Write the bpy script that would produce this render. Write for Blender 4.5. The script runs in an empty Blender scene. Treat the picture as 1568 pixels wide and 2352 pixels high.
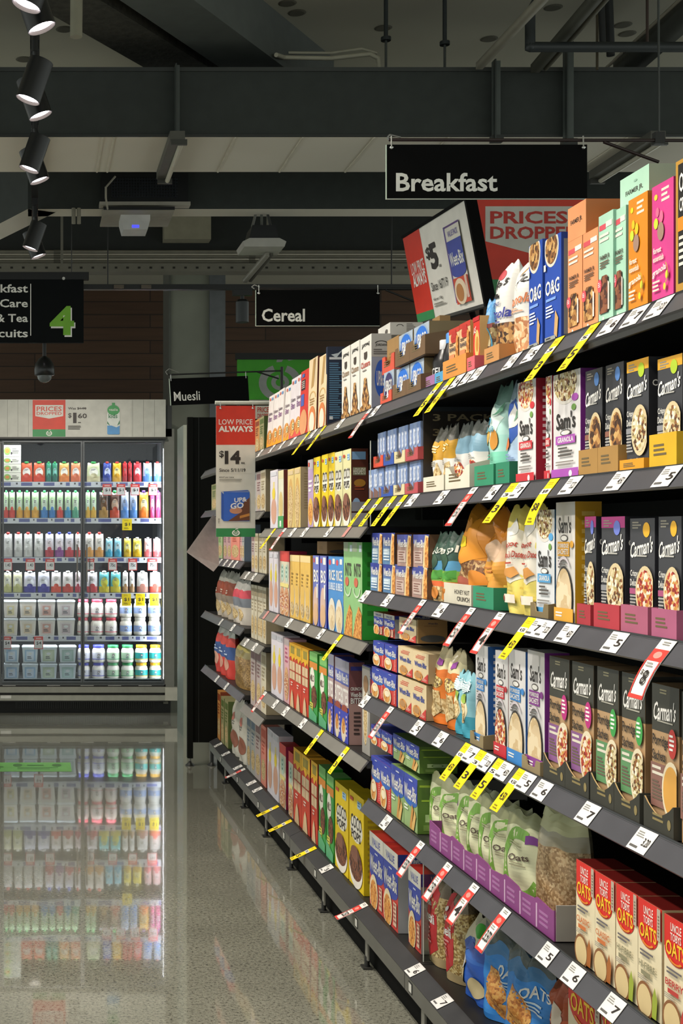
import bpy, math, random
from mathutils import Vector, Matrix
S = bpy.context.scene
COL = S.collection
random.seed(7)
# ------------------------------------------------------------------ camera
FP, VX, VY, CZ = 3000.0, 80.0, 1230.0, 1.48      # focal length (px), vanishing point of the aisle (px), eye height (m)
cam = bpy.data.cameras.new('camera'); cam_o = bpy.data.objects.new('camera', cam); COL.objects.link(cam_o)
cam.sensor_fit = 'VERTICAL'; cam.sensor_height = 36.0; cam.sensor_width = 24.0
cam.lens = FP / 2352 * 36.0
cam.shift_x = (784 - VX) / 2352; cam.shift_y = (VY - 1176) / 2352
cam.clip_start = 0.05; cam.clip_end = 100
cam_o.location = (0, 0, CZ); cam_o.rotation_euler = (math.pi / 2, 0, 0)
S.camera = cam_o
# ------------------------------------------------------------------ view, world, lights
S.view_settings.view_transform = 'Standard'; S.view_settings.look = 'None'
S.view_settings.gamma = 1.0; S.view_settings.exposure = 0.0; S.view_settings.use_curve_mapping = False
S.cycles.use_denoising = True
S.cycles.max_bounces = 6; S.cycles.diffuse_bounces = 3; S.cycles.glossy_bounces = 4; S.cycles.transparent_max_bounces = 12
S.cycles.transmission_bounces = 4; S.cycles.sample_clamp_indirect = 4.0; S.cycles.caustics_reflective = False; S.cycles.caustics_refractive = False
W = bpy.data.worlds.new('world'); S.world = W; W.use_nodes = True
W.node_tree.nodes['Background'].inputs[0].default_value = (0.80, 0.86, 0.80, 1)
W.node_tree.nodes['Background'].inputs[1].default_value = 0.98
TRACK_X, TRACK_Z = -0.01, 3.42
SHELF_SPOT_W, SIDE_SPOT_W, AISLE_SPOT_W = 70.0, 104.0, 30.0
SPOT_COL = (1.0, 0.93, 0.82)
FRIDGE_STRIP = 50       # emission of the cabinet's light tubes
def lamp(name, kind, loc, target, power, color=SPOT_COL, **kw):
    L = bpy.data.lights.new(name, kind); L.energy = power; L.color = color
    for k, v in kw.items(): setattr(L, k, v)
    o = bpy.data.objects.new(name, L); COL.objects.link(o); o.location = loc
    o.rotation_euler = (Vector(target) - Vector(loc)).to_track_quat('-Z', 'Y').to_euler()
    return o
# ------------------------------------------------------------------ materials
def lin(h):
    c = [int(h[i:i + 2], 16) / 255 for i in (0, 2, 4)]
    return tuple(x / 12.92 if x <= .04045 else ((x + .055) / 1.055) ** 2.4 for x in c)
_mc = {}
def M(h, rough=.45, metal=0.0, scale=14.0, amp=.07, bump=0.0, spec=.5):
    k = (h, rough, metal, scale, amp, bump, spec)
    if k in _mc: return _mc[k]
    m = bpy.data.materials.new('surface_' + h); m.use_nodes = True
    t = m.node_tree; N = t.nodes; L = t.links; b = N['Principled BSDF']
    tc = N.new('ShaderNodeTexCoord'); nz = N.new('ShaderNodeTexNoise'); nz.inputs['Scale'].default_value = scale
    L.new(tc.outputs['Object'], nz.inputs['Vector'])
    cr = N.new('ShaderNodeValToRGB'); c = lin(h)
    cr.color_ramp.elements[0].position = .3; cr.color_ramp.elements[1].position = .7
    cr.color_ramp.elements[0].color = tuple(x * (1 - amp) for x in c) + (1,)
    cr.color_ramp.elements[1].color = tuple(min(1, x * (1 + amp)) for x in c) + (1,)
    L.new(nz.outputs['Fac'], cr.inputs['Fac']); L.new(cr.outputs['Color'], b.inputs['Base Color'])
    b.inputs['Roughness'].default_value = rough; b.inputs['Metallic'].default_value = metal
    b.inputs['Specular IOR Level'].default_value = spec
    if bump:
        bp = N.new('ShaderNodeBump'); bp.inputs['Strength'].default_value = bump; bp.inputs['Distance'].default_value = .01
        L.new(nz.outputs['Fac'], bp.inputs['Height']); L.new(bp.outputs['Normal'], b.inputs['Normal'])
    _mc[k] = m; return m
def FOOD(cols, scale=110, rough=.5):
    k = ('food', tuple(cols), scale, rough)
    if k in _mc: return _mc[k]
    m = bpy.data.materials.new('food_' + cols[0]); m.use_nodes = True
    t = m.node_tree; N = t.nodes; L = t.links; b = N['Principled BSDF']
    tc = N.new('ShaderNodeTexCoord'); vo = N.new('ShaderNodeTexVoronoi'); vo.inputs['Scale'].default_value = scale
    L.new(tc.outputs['Object'], vo.inputs['Vector'])
    sp = N.new('ShaderNodeSeparateColor'); L.new(vo.outputs['Color'], sp.inputs['Color'])
    cr = N.new('ShaderNodeValToRGB'); cr.color_ramp.interpolation = 'CONSTANT'; e = cr.color_ramp.elements
    n = len(cols); e[0].color = lin(cols[0]) + (1,); e[1].position = 1 / n; e[1].color = lin(cols[1]) + (1,)
    for i in range(2, n):
        x = e.new(i / n); x.color = lin(cols[i]) + (1,)
    L.new(sp.outputs[0], cr.inputs['Fac']); L.new(cr.outputs['Color'], b.inputs['Base Color'])
    b.inputs['Roughness'].default_value = rough
    _mc[k] = m; return m
def EMIT(h, s):
    k = ('emit', h, s)
    if k in _mc: return _mc[k]
    m = bpy.data.materials.new('light_' + h); m.use_nodes = True; b = m.node_tree.nodes['Principled BSDF']
    b.inputs['Base Color'].default_value = lin(h) + (1,); b.inputs['Emission Color'].default_value = lin(h) + (1,); b.inputs['Emission Strength'].default_value = s
    _mc[k] = m; return m
def CLEAR(h='ffffff', gloss=.08, tint=.9, rough=.08):
    """thin clear film or pane: mostly lets light through, mirrors a little"""
    k = ('clear', h, gloss, tint, rough)
    if k in _mc: return _mc[k]
    m = bpy.data.materials.new('clear_' + h); m.use_nodes = True; t = m.node_tree; N = t.nodes; L = t.links
    N.remove(N['Principled BSDF']); out = N['Material Output']
    tr = N.new('ShaderNodeBsdfTransparent'); c = lin(h); tr.inputs[0].default_value = tuple(x * tint for x in c) + (1,)
    gl = N.new('ShaderNodeBsdfGlossy'); gl.inputs['Roughness'].default_value = rough
    fr = N.new('ShaderNodeFresnel'); fr.inputs['IOR'].default_value = 1.45
    ad = N.new('ShaderNodeMath'); ad.operation = 'ADD'; ad.inputs[1].default_value = gloss - .035; ad.use_clamp = True
    L.new(fr.outputs[0], ad.inputs[0])
    mx = N.new('ShaderNodeMixShader'); L.new(ad.outputs[0], mx.inputs[0]); L.new(tr.outputs[0], mx.inputs[1]); L.new(gl.outputs[0], mx.inputs[2])
    L.new(mx.outputs[0], out.inputs['Surface']); _mc[k] = m; return m
def FILM(h, op=.55, rough=.15):
    """hazy coloured film: part plastic, part see-through"""
    k = ('film', h, op, rough)
    if k in _mc: return _mc[k]
    m = bpy.data.materials.new('film_' + h); m.use_nodes = True; t = m.node_tree; N = t.nodes; L = t.links
    b = N['Principled BSDF']; b.inputs['Base Color'].default_value = lin(h) + (1,); b.inputs['Roughness'].default_value = rough
    tr = N.new('ShaderNodeBsdfTransparent'); mx = N.new('ShaderNodeMixShader'); mx.inputs[0].default_value = op
    L.new(tr.outputs[0], mx.inputs[1]); L.new(b.outputs[0], mx.inputs[2]); L.new(mx.outputs[0], N['Material Output'].inputs['Surface'])
    _mc[k] = m; return m
# ------------------------------------------------------------------ mesh collecting
class MB:
    def __init__(s): s.v = []; s.f = []; s.m = []; s.mats = []; s.smooth = []
    def mi(s, mat):
        if isinstance(mat, str): mat = M(mat)
        if mat not in s.mats: s.mats.append(mat)
        return s.mats.index(mat)
    def add(s, vs, fs, mat, smooth=False):
        o = len(s.v); s.v.extend([tuple(p) for p in vs]); i = s.mi(mat)
        for f in fs: s.f.append(tuple(o + k for k in f)); s.m.append(i); s.smooth.append(smooth)
    def poly(s, pts, mat): s.add(pts, [tuple(range(len(pts)))], mat)
    def box(s, x0, x1, y0, y1, z0, z1, mat, skip=()):
        p = [(x, y, z) for x in (x0, x1) for y in (y0, y1) for z in (z0, z1)]
        F = {'x0': (0, 1, 3, 2), 'x1': (4, 6, 7, 5), 'y0': (0, 4, 5, 1), 'y1': (2, 3, 7, 6), 'z0': (0, 2, 6, 4), 'z1': (1, 5, 7, 3)}
        mats = mat if isinstance(mat, dict) else {}
        for k, f in F.items():
            if k not in skip: s.poly([p[i] for i in f], mats.get(k, mats.get('*')) if mats else mat)
    def prism(s, prof, ax, a, b, mat):
        """closed 2-D outline swept along an axis: ax 0: (y,z) along x, 1: (x,z) along y, 2: (x,y) along z"""
        def P(q, t): return (t, q[0], q[1]) if ax == 0 else (q[0], t, q[1]) if ax == 1 else (q[0], q[1], t)
        n = len(prof); vs = [P(q, a) for q in prof] + [P(q, b) for q in prof]
        s.add(vs, [tuple(range(n)), tuple(range(2 * n - 1, n - 1, -1))] + [(i, (i + 1) % n, n + (i + 1) % n, n + i) for i in range(n)], mat)
    def tube(s, p0, p1, r, mat, n=12, r1=None, caps=True):
        p0, p1 = Vector(p0), Vector(p1); d = (p1 - p0).normalized(); r1 = r if r1 is None else r1
        a = d.orthogonal().normalized(); b = d.cross(a); vs = []
        for k in range(n):
            t = 2 * math.pi * k / n; w = a * math.cos(t) + b * math.sin(t); vs += [p0 + w * r, p1 + w * r1]
        s.add(vs, [(2 * k, 2 * ((k + 1) % n), 2 * ((k + 1) % n) + 1, 2 * k + 1) for k in range(n)], mat, True)
        if caps: s.add(vs, [tuple(2 * k for k in range(n))[::-1], tuple(2 * k + 1 for k in range(n))], mat)
    def path(s, pts, r, mat, n=8):
        for a, b in zip(pts, pts[1:]): s.tube(a, b, r, mat, n)
    def lathe(s, prof, mat, n=20, c=(0, 0, 0), cap=True):
        vs = [(c[0] + r * math.cos(2 * math.pi * k / n), c[1] + r * math.sin(2 * math.pi * k / n), c[2] + z) for r, z in prof for k in range(n)]
        s.add(vs, [(i * n + k, i * n + (k + 1) % n, (i + 1) * n + (k + 1) % n, (i + 1) * n + k) for i in range(len(prof) - 1) for k in range(n)], mat, True)
        if cap:
            s.add(vs[:n], [tuple(range(n))[::-1]], mat); s.add(vs[-n:], [tuple(range(n))], mat)
    def mesh(s, name):
        me = bpy.data.meshes.new(name); me.from_pydata(s.v, [], s.f)
        for m in s.mats: me.materials.append(m)
        me.polygons.foreach_set('material_index', s.m); me.polygons.foreach_set('use_smooth', s.smooth); me.update()
        return me
    def obj(s, name, parent=None, loc=None):
        o = bpy.data.objects.new(name, s.mesh(name)); COL.objects.link(o)
        if parent: o.parent = parent
        if loc: o.location = loc
        return o
def empty(name, loc=(0, 0, 0), rz=0.0):
    o = bpy.data.objects.new(name, None); COL.objects.link(o); o.location = loc; o.rotation_euler = (0, 0, rz); o.empty_display_size = .05; return o
def tag(o, label, cat, group=None):
    o['label'] = label; o['category'] = cat; o['kind'] = 'thing'
    if group: o['group'] = group
    return o
def structure(o): o['kind'] = 'structure'; return o
THINGS = []       # (object, description, place, category, sort key): labels are told apart at the end
def reg(o, desc, place, cat, key=None): THINGS.append((o, desc, place, cat, key)); return o
def copy_tree(o, parent=None):
    c = o.copy(); COL.objects.link(c)
    if parent: c.parent = parent
    for ch in list(o.children): copy_tree(ch, c)
    return c
# ------------------------------------------------------------------ pixels of the photograph -> places in the shop
def at(px, py, Y): return Vector(((px - VX) * Y / FP, Y, CZ - (py - VY) * Y / FP))
def yx(px, X): return FP * X / (px - VX)                       # depth of a pixel column on the plane x = X
def zx(px, py, X): return CZ - (py - VY) * X / (px - VX)       # height of a pixel on the plane x = X
# ------------------------------------------------------------------ printing on packs
_gl = {}
def glyphs(txt, bold=.012):
    k = (txt, bold)
    if k in _gl: return _gl[k]
    cu = bpy.data.curves.new('t', 'FONT'); cu.body = txt; cu.size = 1; cu.resolution_u = 2; cu.offset = abs(bold); cu.shear = .32 if bold < 0 else 0; cu.fill_mode = 'FRONT'
    o = bpy.data.objects.new('t', cu); me = o.to_mesh()
    vs = [(v.co.x, v.co.y) for v in me.vertices]; fs = [tuple(p.vertices) for p in me.polygons]
    o.to_mesh_clear(); bpy.data.objects.remove(o); bpy.data.curves.remove(cu)
    if not vs: vs = [(0, 0), (1, 0), (0, 1)]; fs = []
    x0 = min(v[0] for v in vs); x1 = max(v[0] for v in vs); y0 = min(v[1] for v in vs); y1 = max(v[1] for v in vs)
    w, h = max(x1 - x0, 1e-5), max(y1 - y0, 1e-5)
    _gl[k] = ([((a - x0) / w, (b - y0) / h) for a, b in vs], fs, w / h); return _gl[k]
class Flat:
    n = 1; step = .00035
    def __init__(s, O, U, V, N): s.O, s.U, s.V, s.N = Vector(O), Vector(U), Vector(V), Vector(N).normalized()
    def P(s, a, b, d): return s.O + s.U * a + s.V * b + s.N * d
def draw(mb, pl, design, d0=0):
    """design: list of marks in face fractions (s to the right, t up): r rect, e ellipse, p polygon, t text, l lines of small print, b bowl, o ring"""
    k = d0
    for it in design:
        k += 1; d = pl.step * k; op = it[0]; n = pl.n
        if op == 'r':
            _, a, b, c, e, mat = it; nx = max(1, round(n * abs(c - a))); ny = max(1, round(n * 1.4 * abs(e - b)))
            vs = [pl.P(a + (c - a) * i / nx, b + (e - b) * j / ny, d) for j in range(ny + 1) for i in range(nx + 1)]
            mb.add(vs, [(j * (nx + 1) + i, j * (nx + 1) + i + 1, (j + 1) * (nx + 1) + i + 1, (j + 1) * (nx + 1) + i) for j in range(ny) for i in range(nx)], mat, n > 1)
        elif op in 'eb':
            a, b, ra, rb = it[1:5]; rings = 1 if n == 1 else 4; K = 24
            for q, mat in enumerate(it[5:]):
                f = 1 - .16 * q; dd = d + q * pl.step
                vs = [pl.P(a, b, dd)] + [pl.P(min(1, max(0, a + ra * f * r / rings * math.cos(2 * math.pi * i / K))), min(1, max(0, b + rb * f * r / rings * math.sin(2 * math.pi * i / K))), dd) for r in range(1, rings + 1) for i in range(K)]
                fs = [(0, 1 + i, 1 + (i + 1) % K) for i in range(K)] + [(1 + r * K + i, 1 + (r + 1) * K + i, 1 + (r + 1) * K + (i + 1) % K, 1 + r * K + (i + 1) % K) for r in range(rings - 1) for i in range(K)]
                mb.add(vs, fs, mat, n > 1)
            k += len(it) - 6
        elif op == 'o':
            _, a, b, ra, rb, w, mat = it[:7]; a0, a1 = (it[7], it[8]) if len(it) > 8 else (0, 360); K = 28
            vs = []
            for i in range(K + 1):
                t = math.radians(a0 + (a1 - a0) * i / K)
                vs += [pl.P(a + ra * math.cos(t), b + rb * math.sin(t), d), pl.P(a + ra * (1 - w) * math.cos(t), b + rb * (1 - w) * math.sin(t), d)]
            mb.add(vs, [(2 * i, 2 * i + 1, 2 * i + 3, 2 * i + 2) for i in range(K)], mat)
        elif op == 'p':
            pts = it[1]; m = 1 if n == 1 else 5
            if m == 1: mb.poly([pl.P(x, y, d) for x, y in pts], it[2])
            else:
                q = [(pts[i][0] + (pts[(i + 1) % len(pts)][0] - pts[i][0]) * j / m, pts[i][1] + (pts[(i + 1) % len(pts)][1] - pts[i][1]) * j / m) for i in range(len(pts)) for j in range(m)]
                cx = sum(x for x, _ in q) / len(q); cy = sum(y for _, y in q) / len(q); R = 5; K = len(q)
                vs = [pl.P(cx, cy, d)] + [pl.P(cx + (x - cx) * r / R, cy + (y - cy) * r / R, d) for r in range(1, R + 1) for x, y in q]
                mb.add(vs, [(0, 1 + i, 1 + (i + 1) % K) for i in range(K)] + [(1 + r * K + i, 1 + (r + 1) * K + i, 1 + (r + 1) * K + (i + 1) % K, 1 + r * K + (i + 1) % K) for r in range(R - 1) for i in range(K)], it[2], True)
        elif op == 't':
            _, txt, a, b, c, e, mat = it[:7]; skew = it[7] if len(it) > 7 else 0
            gv, gf, _w = glyphs(txt, it[8] if len(it) > 8 else .012)
            vs = [pl.P(a + (c - a) * x, b + (e - b) * y + skew * (x - .5), d) for x, y in gv]
            mb.add(vs, gf, mat)
        elif op == 'l':
            _, a, b, c, e, cnt, mat = it; rnd = random.Random(cnt * 31 + int(b * 100))
            for i in range(cnt):
                y1 = e - (e - b) * i / cnt; y0 = y1 - (e - b) / cnt * .5; c2 = a + (c - a) * rnd.uniform(.6, 1)
                nx = max(1, round(n * .5))
                vs = [pl.P(a + (c2 - a) * q / nx, y, d) for q in range(nx + 1) for y in (y0, y1)]
                mb.add(vs, [(2 * q, 2 * q + 2, 2 * q + 3, 2 * q + 1) for q in range(nx)], mat)
    return k
_cc = {}
def carton_mesh(key, w, h, d, base, front, side=None, top=None, sidec=None, topc=None):
    mb = MB()
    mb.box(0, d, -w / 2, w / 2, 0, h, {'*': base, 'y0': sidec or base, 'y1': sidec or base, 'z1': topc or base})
    draw(mb, Flat((0, w / 2, 0), (0, -w, 0), (0, 0, h), (-1, 0, 0)), front)
    if side: draw(mb, Flat((0, -w / 2, 0), (d, 0, 0), (0, 0, h), (0, -1, 0)), side)
    if top: draw(mb, Flat((0, w / 2, h), (0, -w, 0), (d, 0, 0), (0, 0, 1)), top)
    return mb.mesh(key)
class Bag:
    """front of a soft bag that stands on its base: bulges below, pinched flat at the top seal"""
    n = 10; step = .0009
    def __init__(s, w, h, d, lean=0.0, seed=1, wr=.004, pinch=.12, neck=.9, fill=.5, side=1):
        s.w, s.h, s.d, s.lean, s.wr, s.pinch, s.neck, s.fill, s.side = w, h, d, lean, wr, pinch, neck, fill, side
        r = random.Random(seed); s.a = [r.uniform(0, 6.28) for _ in range(6)]; s.tw = r.uniform(-.2, .2)
    def dep(s, t):
        if t < s.fill: return s.d / 2 * (.86 + .14 * math.sin(t / s.fill * math.pi / 2))
        q = (t - s.fill) / (1 - s.fill); return s.d / 2 * ((1 - q ** 2.4) * .96 + .04)
    def P(s, u, t, d, back=False):
        u = min(1., max(0., u)); t = min(1., max(0., t))
        y = (.5 - u) * s.w * (1 - (1 - s.neck) * t ** 2.2 - .04 * math.sin(math.pi * t) * 0)
        g = max(0., 1 - abs(2 * u - 1) ** 2.6) ** .62
        x = s.dep(t) * g
        wri = s.wr * g * (math.sin(9 * u + 5 * t + s.a[0]) * math.sin(13 * t + s.a[1]) + .6 * math.sin(21 * u + s.a[2] + 4 * t) * math.sin(7 * t + s.a[3]) * t)
        x += wri * (1 if not back else -1) + d
        z = s.h * t + (s.wr * 1.5 * math.sin(14 * u + s.a[4]) * t ** 3)
        z *= 1 - .03 * (1 - g) * (1 - t)
        return Vector((s.d / 2 - x + s.lean * t * t + s.tw * .06 * (u - .5) * t, y, z)) if not back else Vector((s.d / 2 + x + s.lean * t * t + s.tw * .06 * (u - .5) * t, y, z))
def bag_mesh(key, bag, bands, front, nu=16, nt=24, backc=None):
    """bands: [(upper limit of t, material), ...] from the base upwards"""
    mb = MB()
    def mat_at(t):
        for lim, m in bands:
            if t <= lim: return m
        return bands[-1][1]
    lims = sorted(set([0, 1] + [b[0] for b in bands if b[0] < 1])); ts = []
    for a, b in zip(lims, lims[1:]):
        k = max(1, round(nt * (b - a))); ts += [a + (b - a) * i / k for i in range(k)]
    ts.append(1.0)
    for back in (False, True):
        for a, b in zip(ts, ts[1:]):
            vs = [bag.P(i / nu, t, 0, back) for t in (a, b) for i in range(nu + 1)]
            mb.add(vs, [(i, i + 1, nu + 2 + i, nu + 1 + i) for i in range(nu)], mat_at((a + b) / 2), True)
    ring = [bag.P(i / nu, 0, 0) for i in range(nu + 1)] + [bag.P(i / nu, 0, 0, True) for i in range(nu, -1, -1)]
    mb.poly([p + Vector((0, 0, 0)) for p in ring], mat_at(0))
    draw(mb, bag, front)
    return mb.mesh(key)
# ------------------------------------------------------------------ the hall: floor, ceiling, back wall, beams
def floor_mat():
    m = bpy.data.materials.new('polished_concrete'); m.use_nodes = True; t = m.node_tree; N = t.nodes; L = t.links; b = N['Principled BSDF']
    tc = N.new('ShaderNodeTexCoord')
    n1 = N.new('ShaderNodeTexNoise'); n1.inputs['Scale'].default_value = 85; n1.inputs['Detail'].default_value = 3; n1.inputs['Roughness'].default_value = .7
    n2 = N.new('ShaderNodeTexNoise'); n2.inputs['Scale'].default_value = 2.2; n2.inputs['Detail'].default_value = 4
    n3 = N.new('ShaderNodeTexNoise'); n3.inputs['Scale'].default_value = 190; n3.inputs['Detail'].default_value = 2
    for n in (n1, n2, n3): L.new(tc.outputs['Object'], n.inputs['Vector'])
    r1 = N.new('ShaderNodeValToRGB'); e = r1.color_ramp.elements
    e[0].position = .33; e[0].color = lin('4e4d46') + (1,); e[1].position = .46; e[1].color = lin('88877a') + (1,)
    x = e.new(.62); x.color = lin('939284') + (1,); x = e.new(.72); x.color = lin('a9a798') + (1,)
    L.new(n1.outputs['Fac'], r1.inputs['Fac'])
    r2 = N.new('ShaderNodeValToRGB'); e = r2.color_ramp.elements; e[0].position = .3; e[0].color = (.82, .82, .82, 1); e[1].position = .7; e[1].color = (1.08, 1.08, 1.08, 1)
    L.new(n2.outputs['Fac'], r2.inputs['Fac'])
    r3 = N.new('ShaderNodeValToRGB'); e = r3.color_ramp.elements; e[0].position = .33; e[0].color = (.35, .34, .32, 1); e[1].position = .41; e[1].color = (1, 1, 1, 1)
    L.new(n3.outputs['Fac'], r3.inputs['Fac'])
    m1 = N.new('ShaderNodeMix'); m1.data_type = 'RGBA'; m1.blend_type = 'MULTIPLY'; m1.inputs[0].default_value = 1
    L.new(r1.outputs[0], m1.inputs[6]); L.new(r2.outputs[0], m1.inputs[7])
    m2 = N.new('ShaderNodeMix'); m2.data_type = 'RGBA'; m2.blend_type = 'MULTIPLY'; m2.inputs[0].default_value = 1
    L.new(m1.outputs[2], m2.inputs[6]); L.new(r3.outputs[0], m2.inputs[7])
    L.new(m2.outputs[2], b.inputs['Base Color'])
    b.inputs['Roughness'].default_value = .07; b.inputs['Specular IOR Level'].default_value = .9; b.inputs['IOR'].default_value = 1.5
    b.inputs['Coat Weight'].default_value = .8; b.inputs['Coat Roughness'].default_value = .02
    bp = N.new('ShaderNodeBump'); bp.inputs['Strength'].default_value = .022; bp.inputs['Distance'].default_value = .02
    L.new(n2.outputs['Fac'], bp.inputs['Height']); L.new(bp.outputs['Normal'], b.inputs['Normal']); L.new(bp.outputs['Normal'], b.inputs['Coat Normal'])
    return m
def plank_mat():
    m = bpy.data.materials.new('timber_planks'); m.use_nodes = True; t = m.node_tree; N = t.nodes; L = t.links; b = N['Principled BSDF']
    tc = N.new('ShaderNodeTexCoord'); mp = N.new('ShaderNodeMapping'); mp.inputs['Rotation'].default_value = (math.pi / 2, 0, 0)
    L.new(tc.outputs['Object'], mp.inputs['Vector'])
    bk = N.new('ShaderNodeTexBrick'); bk.inputs['Color1'].default_value = lin('553c2a') + (1,); bk.inputs['Color2'].default_value = lin('4a3324') + (1,)
    bk.inputs['Mortar'].default_value = lin('2a1e15') + (1,); bk.inputs['Scale'].default_value = 1; bk.inputs['Brick Width'].default_value = 2.4; bk.inputs['Row Height'].default_value = .135
    bk.inputs['Mortar Size'].default_value = .006; L.new(mp.outputs[0], bk.inputs['Vector'])
    nz = N.new('ShaderNodeTexNoise'); nz.inputs['Scale'].default_value = 3; nz.inputs['Detail'].default_value = 5
    mp2 = N.new('ShaderNodeMapping'); mp2.inputs['Scale'].default_value = (.6, 1, 9); L.new(tc.outputs['Object'], mp2.inputs['Vector']); L.new(mp2.outputs[0], nz.inputs['Vector'])
    mx = N.new('ShaderNodeMix'); mx.data_type = 'RGBA'; mx.blend_type = 'OVERLAY'; mx.inputs[0].default_value = .35
    L.new(bk.outputs['Color'], mx.inputs[6]); L.new(nz.outputs['Fac'], mx.inputs[7]); L.new(mx.outputs[2], b.inputs['Base Color'])
    b.inputs['Roughness'].default_value = .6; return m
fm = floor_mat()
mb = MB(); mb.box(-4, 6, -3, 14, -.1, 0, fm); structure(mb.obj('floor'))
mb = MB(); mb.box(-4, 6, -3, 14, 4.08, 4.18, M('b5b1a0', .8, scale=.9, amp=.12)); structure(mb.obj('ceiling'))
mb = MB(); mb.box(-4, 6, 13.6, 13.8, 0, 4.08, plank_mat()); structure(mb.obj('wall_back'))
BEAM, SOFF, DARK = M('3b3f3d', .75, spec=.25), M('d9d2c4', .75, scale=1.2), M('1c1e1d', .8)
def beam(i, y0, y1, z0, z1, x0=-4, x1=6, face=BEAM, under=SOFF):
    mb = MB(); mb.box(x0, x1, y0, y1, z0, z1, {'*': face, 'z0': under}); return structure(mb.obj('beam_%d' % i))
beam(1, 6.2, 6.794, 3.371, 3.691)
beam(2, 7.564, 7.74, 3.371, 3.76, -.04, 6)
mb = MB(); mb.box(-1.3, 0, 0, .18, 3.371, 3.76, {'*': BEAM, 'z0': SOFF}); o = structure(mb.obj('beam_3')); o.location = (-.04, 7.564, 0); o.rotation_euler = (0, 0, -math.radians(64))
beam(4, 10.5, 10.9, 3.772, 4.08, face=M('2b2e2d', .8))
# soffit panel joints, angle trims and straps of the first beam
mb = MB(); JT = M('cfc8b8', .7)
for px in (236, 262, 540, 695, 860, 1030, 1440):
    p = at(px, 315, 6.2).x; mb.box(p - .004, p + .004, 6.2, 6.79, 3.366, 3.3712, JT)
structure(mb.obj('trim_1'))
mb = MB(); mb.box(-4, 6, 6.192, 6.199, 3.371, 3.383, M('2c2f2e')); mb.box(-4, 6, 6.19, 6.199, 3.681, 3.70, M('3a3d3c')); structure(mb.obj('trim_2'))
for i, (px, y0, y1, w) in enumerate([(407, 150, 324, .022), (1140, 140, 322, .034), (1306, 95, 330, .042)]):
    a, b = at(px, y0, 6.17), at(px, y1, 6.17); mb = MB()
    mb.box(a.x - w / 2, a.x + w / 2, 6.165, 6.19, b.z, min(a.z, 4.08), M('545a57', .6)); mb.box(a.x - w / 2, a.x - w / 2 + .006, 6.14, 6.165, b.z, min(a.z, 4.08), M('3a3f3d')); mb.box(a.x - w * .8, a.x + w * .8, 6.15, 6.19, b.z - .01, b.z + .02, M('2d302f'))
    structure(mb.obj('trim_%d' % (3 + i)))
# concrete column with a steel face, and the pale bulkhead above it
mb = MB(); a = 11.9 / FP
x0, x1, x2 = (392 - VX) * a, (480 - VX) * a, (516 - VX) * a
mb.box(x0, x1, 11.9, 12.4, 0, 4.08, M('8d8f83', .8, scale=2.2, amp=.18)); mb.box(x1, x2, 11.86, 12.4, 0, 4.08, M('7d8084', .35, metal=.4)); mb.box(x0 - .02, x0, 11.88, 12.4, 0, 4.08, M('62645e')); structure(mb.obj('column_1'))
a, b = at(376, 497, 10.4), at(483, 552, 10.4); mb = MB(); mb.box(a.x, b.x, 10.36, 10.5, b.z, 4.05, M('97927f', .8)); structure(mb.obj('trim_6'))
mb = MB()
for px, py in ((660, 8), (682, 30), (880, 65), (1270, 18), (1430, 58), (1440, 78), (148, 68), (55, 137), (1123, 90)):
    Y = FP * 2.598 / (VY - py); mb.lathe([(.035, -.004), (.045, 0)], M('5f5c50', .8), 18, (at(px, py, Y).x, Y, 4.079))
structure(mb.obj('trim_7'))
# diagonal ducts below the slab
def duct(name, p, q, w, z0, z1, mat, desc):
    d = Vector((q[0] - p[0], q[1] - p[1], 0)); n = Vector((-d.y, d.x, 0)).normalized() * w / 2; mb = MB()
    c = [Vector((p[0], p[1], 0)) - n, Vector((q[0], q[1], 0)) - n, Vector((q[0], q[1], 0)) + n, Vector((p[0], p[1], 0)) + n]
    mb.prism([(v.x, v.y) for v in c], 2, z0, z1, mat); o = mb.obj(name); reg(o, desc, '', 'duct'); return o
dv = Vector((.58, .86, 0))
duct('air_duct', (.535 - .58 * 2, 5.73 - .86 * 2), (1.116 + .4, 6.59 + .6), .27, 3.83, 4.079, M('555a57', .6), 'grey square air duct crossing under the ceiling diagonally, beside the white conduit')
duct('air_duct', (.067 - .61 * 2, 5.73 - .86 * 2), (.68 + .43, 6.59 + .6), .27, 3.86, 4.079, M('3b3a33', .9, scale=30, amp=.3, bump=.6), 'dark rough lagged duct crossing the ceiling above the track lights')
def pipe(name, pts, r, mat, desc, cat='pipe', n=10):
    mb = MB(); mb.path(pts, r, mat, n)
    for p in pts[1:-1]:
        q = Vector(p); mb.lathe([(r * .2, -r), (r, -r * .5), (r * 1.05, 0), (r, r * .5), (r * .2, r)], mat, n, q)
    o = mb.obj(name); reg(o, desc, '', cat); return o
WP, GP = M('b5b09c', .5), M('3a3e3c', .5)
pipe('conduit', [at(634, 126, 6.4), at(652, 132, 6.5), at(760, 134, 6.5), at(850, 124, 6.5), at(868, 134, 6.5), at(872, 170, 6.5)], .011, WP, 'white bent conduit along the ceiling slab beside the grey duct')
pipe('conduit', [at(662, 121, 6.6), at(760, 122, 6.6), at(830, 112, 6.6), at(866, 122, 6.6)], .007, WP, 'thin pale conduit above the bent white one')
pipe('drain_pipe', [at(176, -80, 5.4), at(175, 85, 5.4)], .026, M('8d8a78', .5), 'short pale vertical pipe end beside the track lights')
pipe('water_pipe', [at(1268, -60, 5.6), at(1217, 30, 5.75), at(1217, 108, 5.75), at(1640, 108, 5.75)], .022, M('23282a', .5), 'black sprinkler pipe with an elbow above the hanging aisle sign')
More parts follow.
